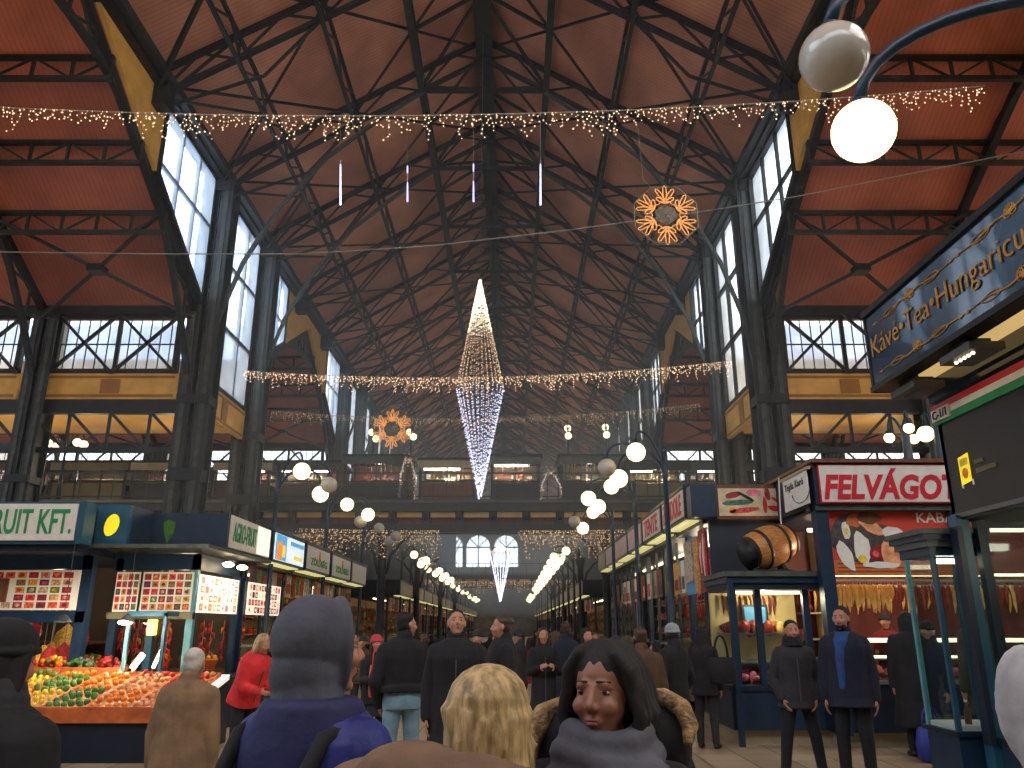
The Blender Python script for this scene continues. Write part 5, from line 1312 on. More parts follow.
C = {'black': cloth('black_wool', (22, 22, 25)), 'char': cloth('charcoal_wool', (44, 44, 48)), 'navy': cloth('navy_cloth', (24, 28, 46)), 'blue': cloth('royal_blue_jacket', (28, 40, 116), .6), 'beige': cloth('beige_coat', (128, 102, 74)),
     'grey': cloth('grey_fleece', (78, 80, 90)), 'lgrey': cloth('light_grey_cloth', (176, 172, 170)), 'jean': cloth('pale_blue_denim', (118, 148, 164)), 'brown': cloth('brown_coat', (84, 62, 46)), 'red': cloth('red_jacket', (214, 48, 50)),
     'dred': cloth('dark_red_shirt', (120, 22, 26)), 'fur': mat('tan_fur', (150, 122, 84), .9, var=.35, scale=30, bump=1, bscale=60), 'cream': cloth('warm_beige_fleece', (116, 90, 68)), 'scarf': cloth('grey_scarf', (84, 84, 92)), 'olive': cloth('olive_parka', (70, 60, 42)),
     'bshirt': cloth('blue_shirt', (40, 74, 130)), 'rhat': cloth('red_beanie', (190, 60, 74)), 'ghat': cloth('pale_grey_beanie', (150, 158, 160)), 'dk': cloth('dark_trousers', (26, 26, 32)), 'pinkc': cloth('dusty_pink_cloth', (150, 90, 90)), 'tan2': cloth('tan_cloth', (120, 88, 60)), 'teal': cloth('dark_teal_cloth', (30, 56, 62))}
SHOE = mat('black_leather', (16, 15, 15), .35, var=.1); EYEW = mat('eye_white', (150, 138, 130), .3, var=.01); EYED = mat('dark_iris', (28, 18, 14), .2, var=.01); LIP = mat('lip_skin', (150, 82, 78), .45, var=.03)
def rotm(yaw=0, pitch=0, roll=0): return Matrix.Rotation(yaw, 3, 'Z') @ Matrix.Rotation(pitch, 3, 'X') @ Matrix.Rotation(roll, 3, 'Y')
ARM = {'hang': ((.16, .03, -1), (.04, -.18, -1)), 'pocket': ((.28, .12, -1), (-.25, -.42, -.8)), 'fwd': ((.1, -.35, -.9), (-.25, -.9, .12)), 'back': ((.12, .3, -1), (.04, .1, -1)), 'swing': ((.12, -.28, -1), (.0, -.55, -.9)), 'hold': ((.18, -.12, -1), (-.45, -.85, .3))}
def person(label, loc, rot, H=1.75, vox=.011, arms=('hang', 'hang'), legs='stand', lean=0, head=(0, 0), coat='black', coatlen=.72, trou='dk', skin=None, hair='short', hairm=None, hat=None, hood=None, scarf=None, collar=True, beard=False, w=1.0, face=True, group=None, skirt=None, fat=0.0, shoes=True, shirt=None, sleeves=None, hatm=None):
    s = H/1.75; skin = skin or SK; hairm = hairm or HB
    P0 = Vector((0, 0, .95*s)); RL = Matrix.Rotation(lean, 3, 'X')   # + lean : forward (-Y)
    T = lambda v: P0+RL@(Vector(v)*1.0-P0)
    S = lambda x, y, z: Vector((x*s, y*s, z*s))
    hc0 = S(0, -.015, 1.627); neck = S(0, .01, 1.47)
    RH = RL @ rotm(head[0], head[1])
    hc = T(neck)+RH@(hc0-neck)
    hp = lambda x, y, z: hc+RH@(Vector((x, y, z))*s)
    HR = RH
    b = MB(); k = skin
    def ringset(rs, inf=0, winf=0): return [(0, cy*s, z*s, (rx+inf+winf)*s*w, (ry+inf+fat)*s) for cy, z, rx, ry in rs]
    TR = [(0, .88, .145, .1), (0, .97, .155, .108), (0, 1.08, .135, .095), (0, 1.2, .15, .105), (.0, 1.32, .168, .112), (.005, 1.39, .165, .1), (.008, 1.44, .12, .078), (.01, 1.475, .062, .058)]
    b.loft(ringset(TR), k, 20, 2.3, T)
    b.cap(T(S(0, .012, 1.44)), hc+RH@Vector((0, .012*s, -.06*s)), .056*s, .052*s, k)
    for c_, r_ in (((0, .014, .036), (.076, .092, .087)), ((0, -.018, -.018), (.063, .076, .086)), ((0, -.028, -.07), (.046, .054, .043)), ((0, -.072, -.094), (.02, .018, .016)), ((-.036, -.066, -.024), (.024, .024, .024)), ((.036, -.066, -.024), (.024, .024, .024)),
                   ((.012, -.1, -.027), (.009, .009, .008)), ((-.012, -.1, -.027), (.009, .009, .008)), ((-.079, .002, -.004), (.01, .02, .03)), ((.079, .002, -.004), (.01, .02, .03)), ((.027, -.078, .03), (.019, .0105, .008)), ((-.027, -.078, .03), (.019, .0105, .008)), ((.031, -.073, .0205), (.019, .0125, .006)), ((-.031, -.073, .0205), (.019, .0125, .006)), ((.031, -.071, -.002), (.017, .011, .005)), ((-.031, -.071, -.002), (.017, .011, .005)), ((0, -.084, -.057), (.024, .014, .013))):
        b.ell(hp(*c_), [q*s for q in r_], k, 14, 9, HR)
    b.cap(hp(0, -.086, .02), hp(0, -.112, -.02), .0075*s, .0115*s, k, 10)
    # arms
    J = {}
    for i, sx in enumerate((-1, 1)):
        a = arms[i]; u, f = (ARM[a] if isinstance(a, str) else a)
        sh = T(S(sx*.175*w, .005, 1.385)); ud = (RL@Vector((sx*u[0], u[1], u[2]))).normalized(); fd = (RL@Vector((sx*f[0], f[1], f[2]))).normalized()
        el = sh+ud*.285*s; wr = el+fd*.25*s; J[sx] = (sh, el, wr, fd)
        b.cap(sh, el, .05*s, .042*s, k); b.cap(el, wr, .041*s, .027*s, k)
        side = Vector((sx, 0, 0)); n_ = (side-fd*side.dot(fd)).normalized() # back of hand
        fw = fd.cross(n_)*sx  # toward thumb? choose forward
        if fw.dot(Vector((0, -1, 0))) < 0: fw = -fw
        pc = wr+fd*.05*s
        m3 = Matrix((fw, n_, fd)).transposed()
        b.ell(pc, (.042*s, .017*s, .055*s), k, 12, 8, m3)
        for q, (off, L) in enumerate(((.03, .068), (.01, .078), (-.01, .072), (-.029, .056))):
            p0 = pc+fd*.035*s+fw*off*s; p1 = p0+(fd-n_*.25).normalized()*L*.55*s; p2 = p1+(fd-n_*.9).normalized()*L*.6*s
            b.cap(p0, p1, .0095*s, .009*s, k, 8); b.cap(p1, p2, .009*s, .0075*s, k, 8)
        p0 = pc-fd*.02*s+fw*.032*s; p1 = p0+(fw*.8+fd*.7-n_*.3).normalized()*.035*s; p2 = p1+(fd+fw*.2-n_*.4).normalized()*.032*s
        b.cap(p0, p1, .013*s, .011*s, k, 8); b.cap(p1, p2, .011*s, .009*s, k, 8)
    # legs
    LG = {'stand': (((.05, 0, -1), (.02, .02, -1)), ((.05, -.02, -1), (.02, .04, -1))),
          'walk': (((.03, -.42, -1), (.0, -.12, -1)), ((.04, .22, -1), (.0, .55, -1))),
          'wide': (((.17, -.05, -1), (.13, .03, -1)), ((.17, .05, -1), (.13, .08, -1))),
          'cross': (((-.02, -.1, -1), (-.04, .1, -1)), ((.06, .05, -1), (.06, .08, -1)))}[legs]
    K = {}; low = 9
    for i, sx in enumerate((-1, 1)):
        t_, h_ = LG[i]; hip = S(sx*.088, 0, .93)
        kn = hip+Vector((sx*t_[0], t_[1], t_[2])).normalized()*.43*s; an = kn+Vector((sx*h_[0], h_[1], h_[2])).normalized()*.42*s
        K[sx] = [hip, kn, an]; low = min(low, an.z)
    dz = .085*s-low
    for sx in K:
        hip, kn, an = K[sx]
        b.cap(hip, kn, .075*s, .052*s, k); b.cap(kn, an, .05*s, .036*s, k); b.cap(an, an+Vector((0, -.1*s, -.04*s)), .034*s, .028*s, k)
    body = remesh(b, 'person', None, vox, k, 3)
    tag(body, label, 'person', group)
    def hm(mb, nm, m_, v=vox, sm=3): return remesh(mb, nm, body, v, m_, sm)
    # trousers
    t = MB(); tm = C.get(trou)
    t.loft([(0, 0, .86*s, .165*s*w, .118*s+fat*s), (0, 0, .95*s, .17*s*w, .122*s+fat*s), (0, 0, 1.04*s, .155*s*w, .112*s+fat*s)], tm, 20, 2.2)
    for sx in K:
        hip, kn, an = K[sx]; t.cap(hip, kn, .096*s, .07*s, tm); t.cap(kn, an+(kn-an).normalized()*.02, .069*s, .054*s, tm)
    hm(t, 'trousers', tm)
    for sx in K:
        an = K[sx][2]; sh_ = MB()
        tilt = max(0, (an.z+dz-.085*s))*2
        sh_.cap(an+Vector((0, .02*s, -.045*s)), an+Vector((sx*.01, -.15*s, -.05*s-tilt*.0)), .036*s, .03*s, SHOE, 10); sh_.cap(an+Vector((0, 0, .03)), an+Vector((0, -.01, -.04)), .045*s, .045*s, SHOE, 10)
        sh_.ell(an+Vector((sx*.01, -.08*s, -.06*s)), (.046*s, .115*s, .022*s), SHOE, 12, 7)
        hm(sh_, 'shoe', SHOE, min(vox, .012))
    # coat
    cm = C.get(coat); c = MB(); cl = coatlen
    rs = [(0, cl, .2 if cl > .8 else .225, .15 if cl > .8 else .175), (0, max(cl+.06, (cl+.95)/2), .195, .148), (0, 1.0, .185, .14), (0, 1.1, .17, .132), (0, 1.22, .18, .138), (0, 1.34, .195, .14), (.005, 1.41, .185, .125), (.01, 1.47, .13, .1), (.01, 1.5, .085, .08)]
    if cl < .6: rs.insert(0, (0, cl-.0, .24, .2)); rs[1] = (0, cl+.03, .24, .2)
    c.loft(ringset(rs, winf=fat*.8), cm, 24, 2.4, T)
    slm = sleeves or cm
    for sx in J:
        sh, el, wr, fd = J[sx]
        for mbx in ((c,)):
            mbx.cap(sh+Vector((-sx*.02, 0, 0)), el, (.078+fat*.4)*s, (.064+fat*.3)*s, cm); mbx.cap(el, wr-fd*.005, (.064+fat*.3)*s, (.05+fat*.2)*s, cm)
    if collar: c.cap(T(S(0, .03, 1.46)), T(S(0, .035, 1.52)), .088*s, .082*s, cm)
    co = hm(c, 'coat', cm)
    if shirt:
        m_ = MB(); m_.loft([(-.06*s, -.11*s-fat*s, .95*s, .035*s, .045*s), (-.055*s, -.11*s-fat*s, 1.25*s, .05*s, .048*s), (-.03*s, -.095*s-fat*s, 1.42*s, .075*s, .045*s), (0, -.05*s, 1.5*s, .085*s, .05*s)], C[shirt], 14, 2, T); hm(m_, 'shirt_front', C[shirt])
    else:
        z_ = MB(); z_.path([T(S(0, -.146-fat, zz)) for zz in (cl+.08, 1.0, 1.2, 1.33)] if cl < 1 else [T(S(0, -.142-fat, 1.1)), T(S(0, -.148-fat, 1.3))], .012, M['plastic'], .01); zo = z_.out('zip', co, local=True)
    if skirt:
        m_ = MB(); m_.loft([(0, 0, .62*s, .2*s, .17*s), (0, 0, .75*s, .19*s, .155*s), (0, 0, .95*s, .172*s, .13*s)], C[skirt], 20); hm(m_, 'skirt', C[skirt])
    # face
    if face:
        for sx in (-1, 1):
            e = MB(); e.ell(hp(sx*.031, -.0735, .009), [q*s for q in (.0135, .0095, .0055)], EYEW, 12, 8, HR); e.ell(hp(sx*.031, -.0815, .0095), [q*s for q in (.0062, .0025, .0056)], EYED, 10, 6, HR); e.out('eye', body, local=True)
            e = MB(); e.cap(hp(sx*.014, -.089, .035), hp(sx*.045, -.0765, .034), .0034*s, .0024*s, hairm if hairm is not HG else HBr, 6); e.out('eyebrow', body, local=True)
        e = MB(); e.ell(hp(0, -.0975, -.0535), [q*s for q in (.019, .0045, .0038)], LIP, 10, 6, HR); e.ell(hp(0, -.0965, -.062), [q*s for q in (.016, .0045, .0048)], LIP, 10, 6, HR); e.out('lips', body, local=True)
    if beard:
        e = MB(); e.ell(hp(0, -.033, -.078), [q*s for q in (.057, .06, .046)], hairm, 14, 9, HR); e.ell(hp(0, -.086, -.045), [q*s for q in (.026, .014, .006)], hairm, 10, 6, HR); hm(e, 'beard', hairm, min(vox, .008))
    h = MB()
    if hair:
        h.ell(hp(0, .03, .053) if not hat else hp(0, .03, .03), [q*s for q in ((.082, .097, .082) if not hat else (.078, .085, .075))], hairm, 16, 10, HR); h.ell(hp(0, .045, .0), [q*s for q in (.082, .07, .08)], hairm, 16, 10, HR)
        if hair == 'bun': h.ell(hp(0, .11, .06), .04*s, hairm)
        if hair == 'long':
            for sx in (-1, 1): h.cap(hp(sx*.07, .01, .03), hp(sx*.08, .02, -.16), .03*s, .035*s, hairm); 
            h.cap(hp(0, .06, 0), hp(0, .09, -.3), .075*s, .06*s, hairm)
        if hair == 'bob':
            for sx in (-1, 1): h.cap(hp(sx*.072, .0, .04), hp(sx*.075, .02, -.11), .03*s, .032*s, hairm)
            h.cap(hp(0, .06, 0), hp(0, .07, -.12), .08*s, .07*s, hairm)
        hm(h, 'hair', hairm, min(vox, .01))
    if hat:
        m_ = MB(); hm_ = C[hat]; m_.ell(hp(0, .015, .062), [q*s for q in (.092, .108, .082)], hm_, 16, 10, HR)
        m_.tube([hp(.09*math.cos(a), .012+.105*math.sin(a), .035-.012*math.sin(a)) for a in [q*PI/8 for q in range(16)]], .014*s, hm_, 8, closed=True); ht = hm(m_, 'hat', hm_, min(vox, .01))
    if hood:
        m_ = MB(); hm_ = C[hood]; m_.ell(hp(0, .035, .03), [q*s for q in (.105, .115, .118)], hm_, 20, 12, HR); m_.ell(hp(0, .045, -.06), [q*s for q in (.098, .1, .11)], hm_, 20, 12, HR)
        m_.tube([hp(.088*math.cos(a), -.036, .008+.125*math.sin(a)) for a in [q*PI/9 for q in range(18)]], .0135*s, hm_, 8, closed=True)
        m_.cap(T(S(0, .03, 1.46)), T(S(0, .03, 1.5)), .12*s, .1*s, hm_); hm(m_, 'hood', hm_, min(vox, .012), 5)
    if scarf:
        m_ = MB(); sm_ = C[scarf]
        for zz, rr in ((1.475, .098), (1.515, .088), (1.55, .076)):
            m_.tube([T(S(rr*math.cos(a), -.005+rr*math.sin(a)*1.0, zz+.008*math.sin(a*3))) for a in [q*PI/9 for q in range(18)]], .03*s, sm_, 8, closed=True)
        hm(m_, 'scarf', sm_, min(vox, .012))
    body.location = loc; body.rotation_euler = (0, 0, rot)
    body.location.z = loc[2]+dz if len(loc) > 2 else dz
    return body
def at(px, ytop, Y, H=None):
    c = PY(px, ytop, Y); h = H or c.z
    return Vector((c.x, Y, 0)), h
D = math.radians
def PP(label, px, ytop, Y, rotdeg, extra=0.0, **k):
    l, h = at(px, ytop, Y); return person(label, l, D(rotdeg), h-extra, **k)
# ---- foreground
f1 = PP('person in grey hood and royal blue jacket, seen from behind in the foreground', 322, 594, 2.35, 150, .03, vox=.0065, coat='blue', coatlen=.7, hood='grey', hair=None, fat=.02, w=1.08, arms=('hang', 'hang'), head=(-.45, 0))
# thick collar ring + backpack straps of the blue jacket
def in_frame(body, mb, name, vox, m_): return remesh(mb, name, body, vox, m_, 3)
H1 = 1.8
q = MB()
q.loft([(0, .02, 1.38, .19, .165), (0, .02, 1.44, .18, .16), (-.01, .022, 1.5, .16, .145), (-.015, .025, 1.545, .14, .13), (-.015, .025, 1.56, .12, .11)], C['navy'], 24, 2.1)
in_frame(f1, q, 'thick_collar', .009, mat('dark_blue_collar', (26, 30, 78), .7, bump=.4, bscale=14))
q = MB(); q.ell((.02, .155, 1.42), (.035, .006, .012), M['ropeG'], 12, 6); q.out('small_badge', f1, local=True)
bp = thing('backpack', 'black backpack worn by the person in the grey hood', 'backpack', f1.location, f1.rotation_euler.z)
q = MB(); q.ell((0, .25, 1.1), (.16, .1, .2), M['black']); q.ell((0, .22, 1.02), (.15, .1, .16), M['black']); o = remesh(q, 'bag', bp, .015, C['black'], 4)
for sx in (-1, 1):
    q = MB(); q.tube([(sx*.12, .22, 1.22), (sx*.14, .19, 1.36), (sx*.15, .12, 1.47), (sx*.155, .0, 1.5), (sx*.15, -.13, 1.42), (sx*.15, -.17, 1.2), (sx*.17, -.05, 1.0), (sx*.14, .16, .98)], .022, C['black'], 8); q.out('strap', bp, local=True)

f2 = PP('blonde haired person in a beige fleece collared coat, seen from behind in the foreground', 490, 664, 2.0, 165, .02, vox=.0065, coat='cream', coatlen=.6, hair=None, hairm=HBl, fat=.03, w=1.0, arms=('pocket', 'pocket'), head=(-.2, .0))
q = MB(); hs = f2.dimensions.z/1.75 if 0 else 1.64/1.75
def hp2(x, y, z): return Vector((x*hs, y*hs-.015, 1.627*hs+z*hs))
q.ell(hp2(0, .03, .05), (.098, .108, .09), HBl); q.ell(hp2(0, .055, -.03), (.1, .085, .12), HBl)
rr_ = random.Random(2)
for lay, (na, ro) in enumerate(((23, 1.0), (15, 1.1))):
    for k in range(na):
        a = -2.05+4.1*k/(na-1)+.05*lay; x, y = math.sin(a)*.088*ro, .035+math.cos(a)*.085*ro
        ph = rr_.uniform(0, 6); am = .009; L_ = rr_.uniform(.75, 1.1)
        q.tube([hp2(x*.25+.01*lay, y*.35, .125)]+[hp2(x*(.6+.4*min(1, j/2))+am*math.sin(ph+j*1.5)*min(1, j/2), y*(.65+.4*min(1, j/2)), .105-.04*j*L_) for j in range(9)], [.008]+[.0125, .0135, .0145, .015, .0155, .0155, .015, .012, .005], HBl, 7)
for sx in (-1, 1): q.tube([hp2(sx*.09, .0, -.02), hp2(sx*.105, -.01, -.05), hp2(sx*.12, -.005, -.045)], [.012, .011, .004], HBl, 6)
in_frame(f2, q, 'hair', .0055, HBl)
q = MB(); q.tube([(.15*math.cos(a), .03+.125*math.sin(a), 1.37+.045*math.sin(a)) for a in [k*PI/10 for k in range(20)]], .058, C['cream'], 10, closed=True); q.ell((0, .17, 1.38), (.19, .09, .11), C['cream']); q.ell((.13, .14, 1.43), (.14, .09, .075), C['cream']); q.ell((.24, .08, 1.39), (.14, .11, .07), C['cream']); q.ell((-.12, .12, 1.38), (.12, .09, .07), C['cream']); in_frame(f2, q, 'hood', .01, C['cream'])

f3 = PP('dark haired woman with a grey scarf and fur trimmed parka, face turned toward the camera', 604, 641, 2.15, -8, .012, vox=.005, coat='black', coatlen=.6, hair=None, hairm=HB, skin=SKd, head=(-.28, .0), scarf=None, fat=.02, arms=('hang', 'hang'))
fs_ = (PY(604, 641, 2.15).z-.012)/1.75
RHf = rotm(-.28, 0)
nk = Vector((0, .01, 1.47))*fs_; h0 = Vector((0, -.015, 1.627))*fs_; hc3 = nk+RHf@(h0-nk)
def hp3(x, y, z): return hc3+RHf@(Vector((x, y, z))*fs_)
q = MB(); q.ell(hp3(0, .03, .052), (.088, .098, .082), HB, 16, 10, RHf); q.ell(hp3(0, .055, -.01), (.1, .085, .1), HB, 16, 10, RHf)
rr_ = random.Random(4)
for sx in (-1, 1):
    for k in range(12):
        y0_ = -.036+.013*k; o_ = .006*math.sin(k*2.3)
        wv = [rr_.uniform(-.008, .008) for _ in range(6)]
        q.tube([hp3(sx*.012, y0_*.3, .13), hp3(sx*.05, y0_-.012, .105+wv[0]), hp3(sx*(.08+o_), y0_-.004, .06), hp3(sx*(.092+wv[1]), y0_+.006+wv[2], .01), hp3(sx*(.097+wv[3]+.01), y0_+.012, -.05), hp3(sx*(.092+wv[4]), y0_+.016+wv[5], -.1), hp3(sx*(.075+.01*rr_.random()), y0_+.03, -.145+.03*rr_.random())], [.01, .014, .018, .019, .019, .016, .006], HB, 7)
in_frame(f3, q, 'hair', .0055, HB)
q = MB()
for zz, rr in ((1.36, .16), (1.42, .14), (1.48, .115), (1.525, .09)):
    q.tube([Vector((rr*math.cos(a), -.015+rr*math.sin(a)*.85, zz+.012*math.sin(a*2+zz*9)))*fs_ for a in [k*PI/10 for k in range(20)]], .035, C['scarf'], 9, closed=True)
q.cap((.02, -.16, 1.36), (.04, -.19, 1.0), .06, .07, C['scarf']); q.cap((-.05, -.15, 1.36), (-.05, -.18, 1.1), .05, .06, C['scarf'])
q.cap((.1, -.1, 1.38), (.17, -.08, 1.2), .07, .08, C['scarf'])
in_frame(f3, q, 'scarf', .009, C['scarf'])
q = MB(); q.ell((.1, .13, 1.44), (.12, .08, .11), C['black']); q.ell((-.08, .14, 1.42), (.13, .08, .12), C['black']); in_frame(f3, q, 'lowered_hood', .01, C['black'])
q = MB(); q.tube([(.05, .15, 1.53), (.1, .14, 1.565), (.15, .13, 1.565), (.195, .1, 1.54), (.21, .07, 1.5), (.2, .03, 1.46)], [.012, .02, .024, .026, .024, .012], C['fur'], 9); in_frame(f3, q, 'fur_trim', .007, C['fur'])
q = MB(); q.tube([(-.1, .16, 1.56), (-.17, .12, 1.52), (-.215, .06, 1.44), (-.22, -.02, 1.33), (-.19, -.08, 1.2)], [.012, .03, .036, .034, .02], C['fur'], 9); in_frame(f3, q, 'fur_trim', .007, C['fur'])

f4 = PP('person in dark hat and coat with grey collar at the left edge of the foreground', 2, 624, 2.7, 175, 0, vox=.009, coat='black', coatlen=.6, hood=None, hat='black', hair='bob', hairm=HB, scarf='char', fat=.03, w=1.05, head=(-.2, .1))
f5 = PP('person in a bulky light grey hooded coat cut off by the right edge', 1044, 655, 1.75, 190, 0, vox=.012, coat='lgrey', coatlen=.5, hood='lgrey', hair='short', fat=.05, w=1.25)
# ---- middle ground
m1 = PP('bent elderly white haired person in a beige coat at the fruit counter, seen from behind', 192, 652, 6.2, 172, -.02, vox=.011, coat='beige', coatlen=.4, hair='short', hairm=HG, hat=None, fat=.03, lean=.08, w=1.12, arms=('hang', 'hang'), face=False)
m2 = PP('blonde person in a bright red jacket leaning over the fruit display', 250, 641, 10.5, 60, -.12, vox=.013, coat='red', coatlen=.85, hair='bob', hairm=HBl, lean=.35, arms=('fwd', 'fwd'), fat=.03, trou='dk')
m3 = PP('woman in red beanie and short black coat with black tights', 377, 634, 11.6, 25, .02, vox=.012, coat='black', coatlen=.78, skirt='char', hat='rhat', hair='long', hairm=HBr, trou='black', arms=('fwd', 'hang'), legs='cross')
m4 = PP('man in black jacket and pale blue jeans looking to the right', 405, 613, 8.8, 200, 0, vox=.011, coat='black', coatlen=1.02, trou='jean', hairm=HB, arms=('pocket', 'pocket'), head=(-1.25, 0), w=1.12, fat=.02, legs='stand')
m5 = PP('man in a long black coat facing the camera with head tilted back', 457, 610, 8.0, 4, 0, vox=.011, coat='black', coatlen=.5, hairm=HB, head=(.1, -.25), arms=('hang', 'hang'), w=1.08, fat=.02)
m6 = PP('person with dark pinned up hair in black clothes turned left', 502, 616, 9.5, -75, 0, vox=.012, coat='black', coatlen=.55, hair='bun', hairm=HBr, arms=('pocket', 'pocket'), fat=.02)
m7 = PP('woman in a black coat holding her hands together in front of her chest', 543, 628, 12.5, 10, 0, vox=.012, coat='black', coatlen=.5, hair='long', hairm=HBr, arms=('hold', 'hold'))
m8 = PP('person in a pale grey beanie and black jacket looking right', 671, 619, 10.6, 215, .03, vox=.012, coat='black', coatlen=.85, hat='ghat', hair='short', arms=('pocket', 'pocket'), head=(-.8, .1), legs='walk', trou='teal')
m9 = PP('person with long black hair in a black coat standing at the right counter', 701, 627, 12.8, 150, .0, vox=.012, coat='black', coatlen=.75, hair='long', hairm=HB, arms=('hang', 'fwd'), trou='char')
m10 = PP('person in a long brown coat seen from behind, left of the grey beanie', 640, 628, 9.8, 178, .0, vox=.012, coat='brown', coatlen=.5, hair='short', hairm=HBr, w=1.1, fat=.02, face=False)
m11 = PP('young man in a dark zipped jacket with raised collar standing with legs apart', 790, 619, 10.0, -6, .01, vox=.0105, coat='char', coatlen=.8, hairm=HB, legs='wide', arms=('pocket', 'pocket'), scarf='black', fat=.01)
m12 = PP('bearded man in a dark parka with grey hood down over a blue shirt', 840, 607, 9.6, -22, .0, vox=.0105, coat='navy', coatlen=.78, hairm=HB, beard=True, shirt='bshirt', arms=('hang', 'hang'), head=(-.25, 0), fat=.02, w=1.02)
q = MB(); q.tube([(.14*math.cos(a), .04+.12*math.sin(a), 1.6+.03*math.sin(a)) for a in [k*PI/10-.4 for k in range(18)]], .04, C['grey'], 8); in_frame(m12, q, 'lowered_hood', .012, C['grey'])
m13 = PP('tall person in a long black coat seen from behind at the meat counter', 904, 609, 12.0, 172, .05, vox=.013, coat='black', coatlen=.35, hood=None, hair='bob', hairm=HB, fat=.04, w=1.1, face=False)
m14 = PP('person in a dark blue coat and dark cap facing left at the meat counter', 926, 621, 11.9, -70, .02, vox=.013, coat='navy', coatlen=.6, hat='black', hair='short', hairm=HG, arms=('pocket', 'hang'))
l, h = at(884, 612, 14.0)
pl = tag(MB().box(l.x-.9, l.x+.9, 13.6, 14.7, 0, .16, M['brownW']).out('floor_platform'), 'low wooden platform behind the counter of the large meat stall', 'platform')
m15 = person('seller in a dark red top and black hat behind the meat counter', Vector((l.x, 14.0, .16)), D(-35), h-.2, vox=.013, coat='dred', coatlen=.9, hat='black', hairm=HB, arms=('fwd', 'fwd'))
m16 = PP('person in dark clothes seen through the glass of the showcase', 972, 600, 10.3, 190, 0, vox=.014, coat='olive', coatlen=.6, hair='bob', hairm=HB, face=False)
# bags
def bag(label, p, w_, d_, h_, m_, rot=0, name='shopping_bag', strap=.25):
    t_ = thing(name, label, 'bag', p, rot); b_ = MB()
    b_.loft([(0, 0, 0, w_*.42, d_*.42), (0, 0, .02, w_*.48, d_*.48), (0, 0, h_*.5, w_*.5, d_*.5), (0, 0, h_*.92, w_*.46, d_*.3), (0, 0, h_, w_*.42, d_*.16)], m_, 20, 3.5); b_.out('body', t_, local=True)
    for sy in (-1, 1):
        q_ = MB(); q_.tube([(w_*.25*math.cos(a), sy*d_*.12, h_+strap*math.sin(a)) for a in [k*PI/8 for k in range(9)]], .009, m_, 6); q_.out('handle', t_, local=True)
    return t_
c = PY(932, 730, 11.6); bag('bright blue shopping bag on the floor beside the dark blue coat', (c.x, 11.6, .02), .5, .25, .42, mat('blue_nylon', (44, 60, 150), .5, bump=.3, bscale=12), .3)
c = PY(722, 668, 12.2); bag('black handbag carried by the long haired person in black', (c.x, 12.2, .95), .42, .15, .36, C['black'], .2, 'handbag', .3)
c = PY(379, 690, 11.35); bag('orange red handbag carried by the woman in the red beanie', (c.x-.03, 11.15, .85), .16, .2, .4, mat('orange_red_leather', (208, 62, 44), .4), .2, 'handbag', .22)
# shopping trolley
c = PY(350, 728, 12.6); t = thing('shopping_trolley', 'small wheeled metal shopping trolley beside the woman in the red beanie', 'trolley', (c.x, 12.6, 0))
x, y = c.x, 12.6
for dx in (-.2, .2):
    q = MB(); q.lathe((x+dx, y, .09), [(.0, -.02), (.09, -.02), (.09, .02), (.0, .02)], M['black'], 16, 'X'); q.out('wheel', t)
q = MB()
for dx in (-.18, .18): q.tube([(x+dx, y, .1), (x+dx, y, .75), (x+dx*.9, y+.1, .95)], .011, M['steelS'], 6)
q.tube([(x-.17, y+.1, .95), (x+.17, y+.1, .95)], .014, M['black'], 6)
for z in (.2, .45, .7): q.tube([(x-.2, y-.18, z), (x+.2, y-.18, z), (x+.2, y+.1, z), (x-.2, y+.1, z)], .007, M['steelS'], 5, closed=True)
for k in range(6): q.tube([(x-.2+.08*k, y-.18, .2), (x-.2+.08*k, y-.18, .7)], .005, M['steelS'], 4)
q.out('wire_frame', t)
q = MB(); q.box(x-.17, x+.17, y-.15, y+.07, .22, .6, C['pinkc']); q.out('fabric_bag', t)
# ---- distant crowd: four builds, then copies
far_b = [person('x', Vector((0, 0, 0)), 0, 1.72, vox=.02, coat='black', coatlen=.6, hair='short', hairm=HBr, arms=('pocket', 'hang'), group='distant crowd'),
         person('x', Vector((0, 0, 0)), 0, 1.66, vox=.02, coat='brown', coatlen=.55, hair='long', hairm=HB, arms=('hang', 'hang'), group='distant crowd', legs='walk'),
         person('x', Vector((0, 0, 0)), 0, 1.76, vox=.02, coat='navy', coatlen=.8, hair=None, hat='char', arms=('swing', 'back'), group='distant crowd', legs='walk'),
         person('x', Vector((0, 0, 0)), 0, 1.68, vox=.02, coat='char', coatlen=.5, hood='olive', hair='short', arms=('hold', 'pocket'), group='distant crowd')]
crowd = [(425, 634, 15, 0), (441, 640, 20, 1), (478, 628, 13, 2), (519, 629, 16, 2), (530, 637, 20, 1), (556, 632, 14.5, 3), (566, 622, 13.6, 0), (586, 626, 12.4, 1), (603, 640, 17, 3), (616, 634, 14, 2), (627, 637, 12.2, 3), (655, 640, 15, 1), (686, 640, 15.5, 3), (714, 641, 15, 0), (490, 640, 24, 0), (508, 641, 28, 3), (548, 641, 26, 1), (572, 640, 22, 2), (465, 640, 27, 3), (430, 641, 30, 2), (536, 641, 34, 0), (498, 642, 36, 1), (452, 642, 38, 3), (578, 642, 33, 3), (520, 642, 42, 2), (595, 632, 19, 0), (393, 640, 17, 3), (362, 641, 16, 2)]
coats = ['black', 'brown', 'navy', 'char', 'olive', 'teal', 'black', 'tan2', 'pinkc', 'dred']
descr = {'black': 'black', 'brown': 'brown', 'navy': 'navy', 'char': 'charcoal', 'olive': 'olive', 'teal': 'dark teal', 'tan2': 'tan', 'pinkc': 'dusty pink', 'dred': 'dark red'}
basecoat = ['black', 'brown', 'navy', 'char']; used = [False]*4
r = random.Random(77)
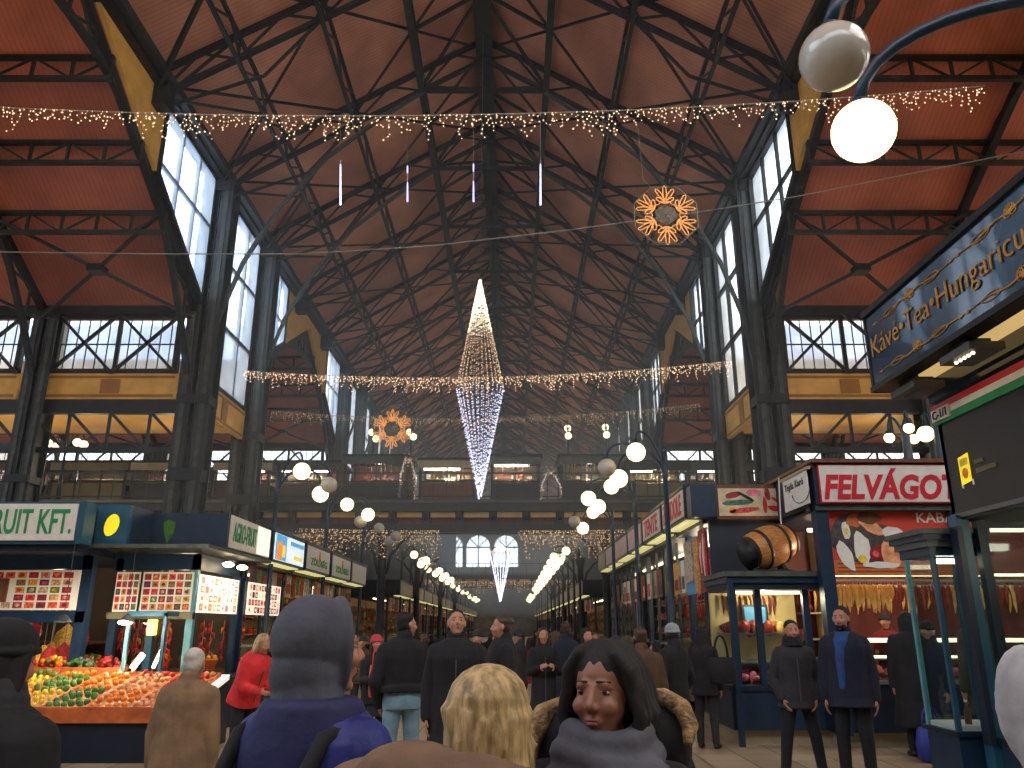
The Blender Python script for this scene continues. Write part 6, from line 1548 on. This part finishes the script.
for i, (px, yt, Y, k) in enumerate(crowd):
    c = PY(px, yt, Y); cc = coats[(i*7+k) % len(coats)] if Y < 22 else r.choice(['black', 'navy', 'char', 'brown'])
    if not used[k]: o = far_b[k]; used[k] = True; cc = basecoat[k]
    else: o = copy_tree(far_b[k], swap={C[basecoat[k]].name: C[cc]})
    o.location = (c.x, Y, o.location.z); h = c.z/(1.72, 1.66, 1.76, 1.68)[k]; o.scale = (1, 1, min(1.08, max(.9, h))); o.rotation_euler = (0, 0, r.choice([0, PI, PI, .8, -2.4])+r.uniform(-.4, .4))
    far_ = Y >= 20
    o['label'] = f'distant passer-by in a dark {descr[cc]} coat among the crowd' if far_ else f'{("hurrying", "small", "half hidden", "slim", "standing")[i % 5]} {("bareheaded person", "long haired person", "person in a knitted hat", "hooded person")[k]} in a {descr[cc]} coat, {"left part" if px < 470 else "centre" if px < 560 else "right part"} of the crowd'
    o['group'] = 'distant crowd' if far_ else 'crowd in the middle of the passage'
# ================================================================ camera, world, light
cd = bpy.data.cameras.new('camera'); cam = bpy.data.objects.new('camera', cd); COL.objects.link(cam)
cam.location = (0, 0, CH); cam.rotation_euler = (PI/2+TH, 0, 0)
cd.sensor_width = 36; cd.lens = 36*F/1024; cd.clip_end = 500; cd.clip_start = .05
SC.camera = cam
w = bpy.data.worlds.new('overcast_sky'); SC.world = w; w.use_nodes = True
nt = w.node_tree; bg = nt.nodes['Background']
tc = nt.nodes.new('ShaderNodeTexCoord'); sp = nt.nodes.new('ShaderNodeSeparateXYZ'); nt.links.new(tc.outputs['Generated'], sp.inputs[0])
r = nt.nodes.new('ShaderNodeValToRGB'); nt.links.new(sp.outputs['X'], r.inputs[0])
mr = nt.nodes.new('ShaderNodeMapRange'); mr.inputs['From Min'].default_value = -1; mr.inputs['From Max'].default_value = 1
nt.links.new(sp.outputs['X'], mr.inputs[0]); nt.links.new(mr.outputs[0], r.inputs[0])
r.color_ramp.elements[0].position = .25; r.color_ramp.elements[1].position = .7
r.color_ramp.elements[0].color = (.72, .84, 1, 1); r.color_ramp.elements[1].color = (1.0, .99, .95, 1)
nt.links.new(r.outputs[0], bg.inputs[0]); bg.inputs[1].default_value = 4.8
hz = bpy.data.materials.new('thin_indoor_haze'); hz.use_nodes = True; hn = hz.node_tree; hn.nodes.clear()
ho = hn.nodes.new('ShaderNodeOutputMaterial'); hv = hn.nodes.new('ShaderNodeVolumeScatter'); hv.inputs['Density'].default_value = .0095; hv.inputs['Anisotropy'].default_value = .35
hv.inputs['Color'].default_value = (.95, .96, .97, 1); hn.links.new(hv.outputs[0], ho.inputs['Volume'])
hb = MB().box(-9.5, 7.5, 12, 130, 3, 22, hz).out('haze'); tag(hb, 'thin bright haze filling the upper nave', 'haze', kind='stuff')
SC.cycles.volume_bounces = 0
SC.view_settings.view_transform = 'Standard'; SC.view_settings.look = 'None'; SC.view_settings.gamma = 1
SC.view_settings.exposure = 0.0; SC.view_settings.use_curve_mapping = False
SC.cycles.use_denoising = True
SC.cycles.max_bounces = 6; SC.cycles.transparent_max_bounces = 12
SC.cycles.sample_clamp_indirect = 4
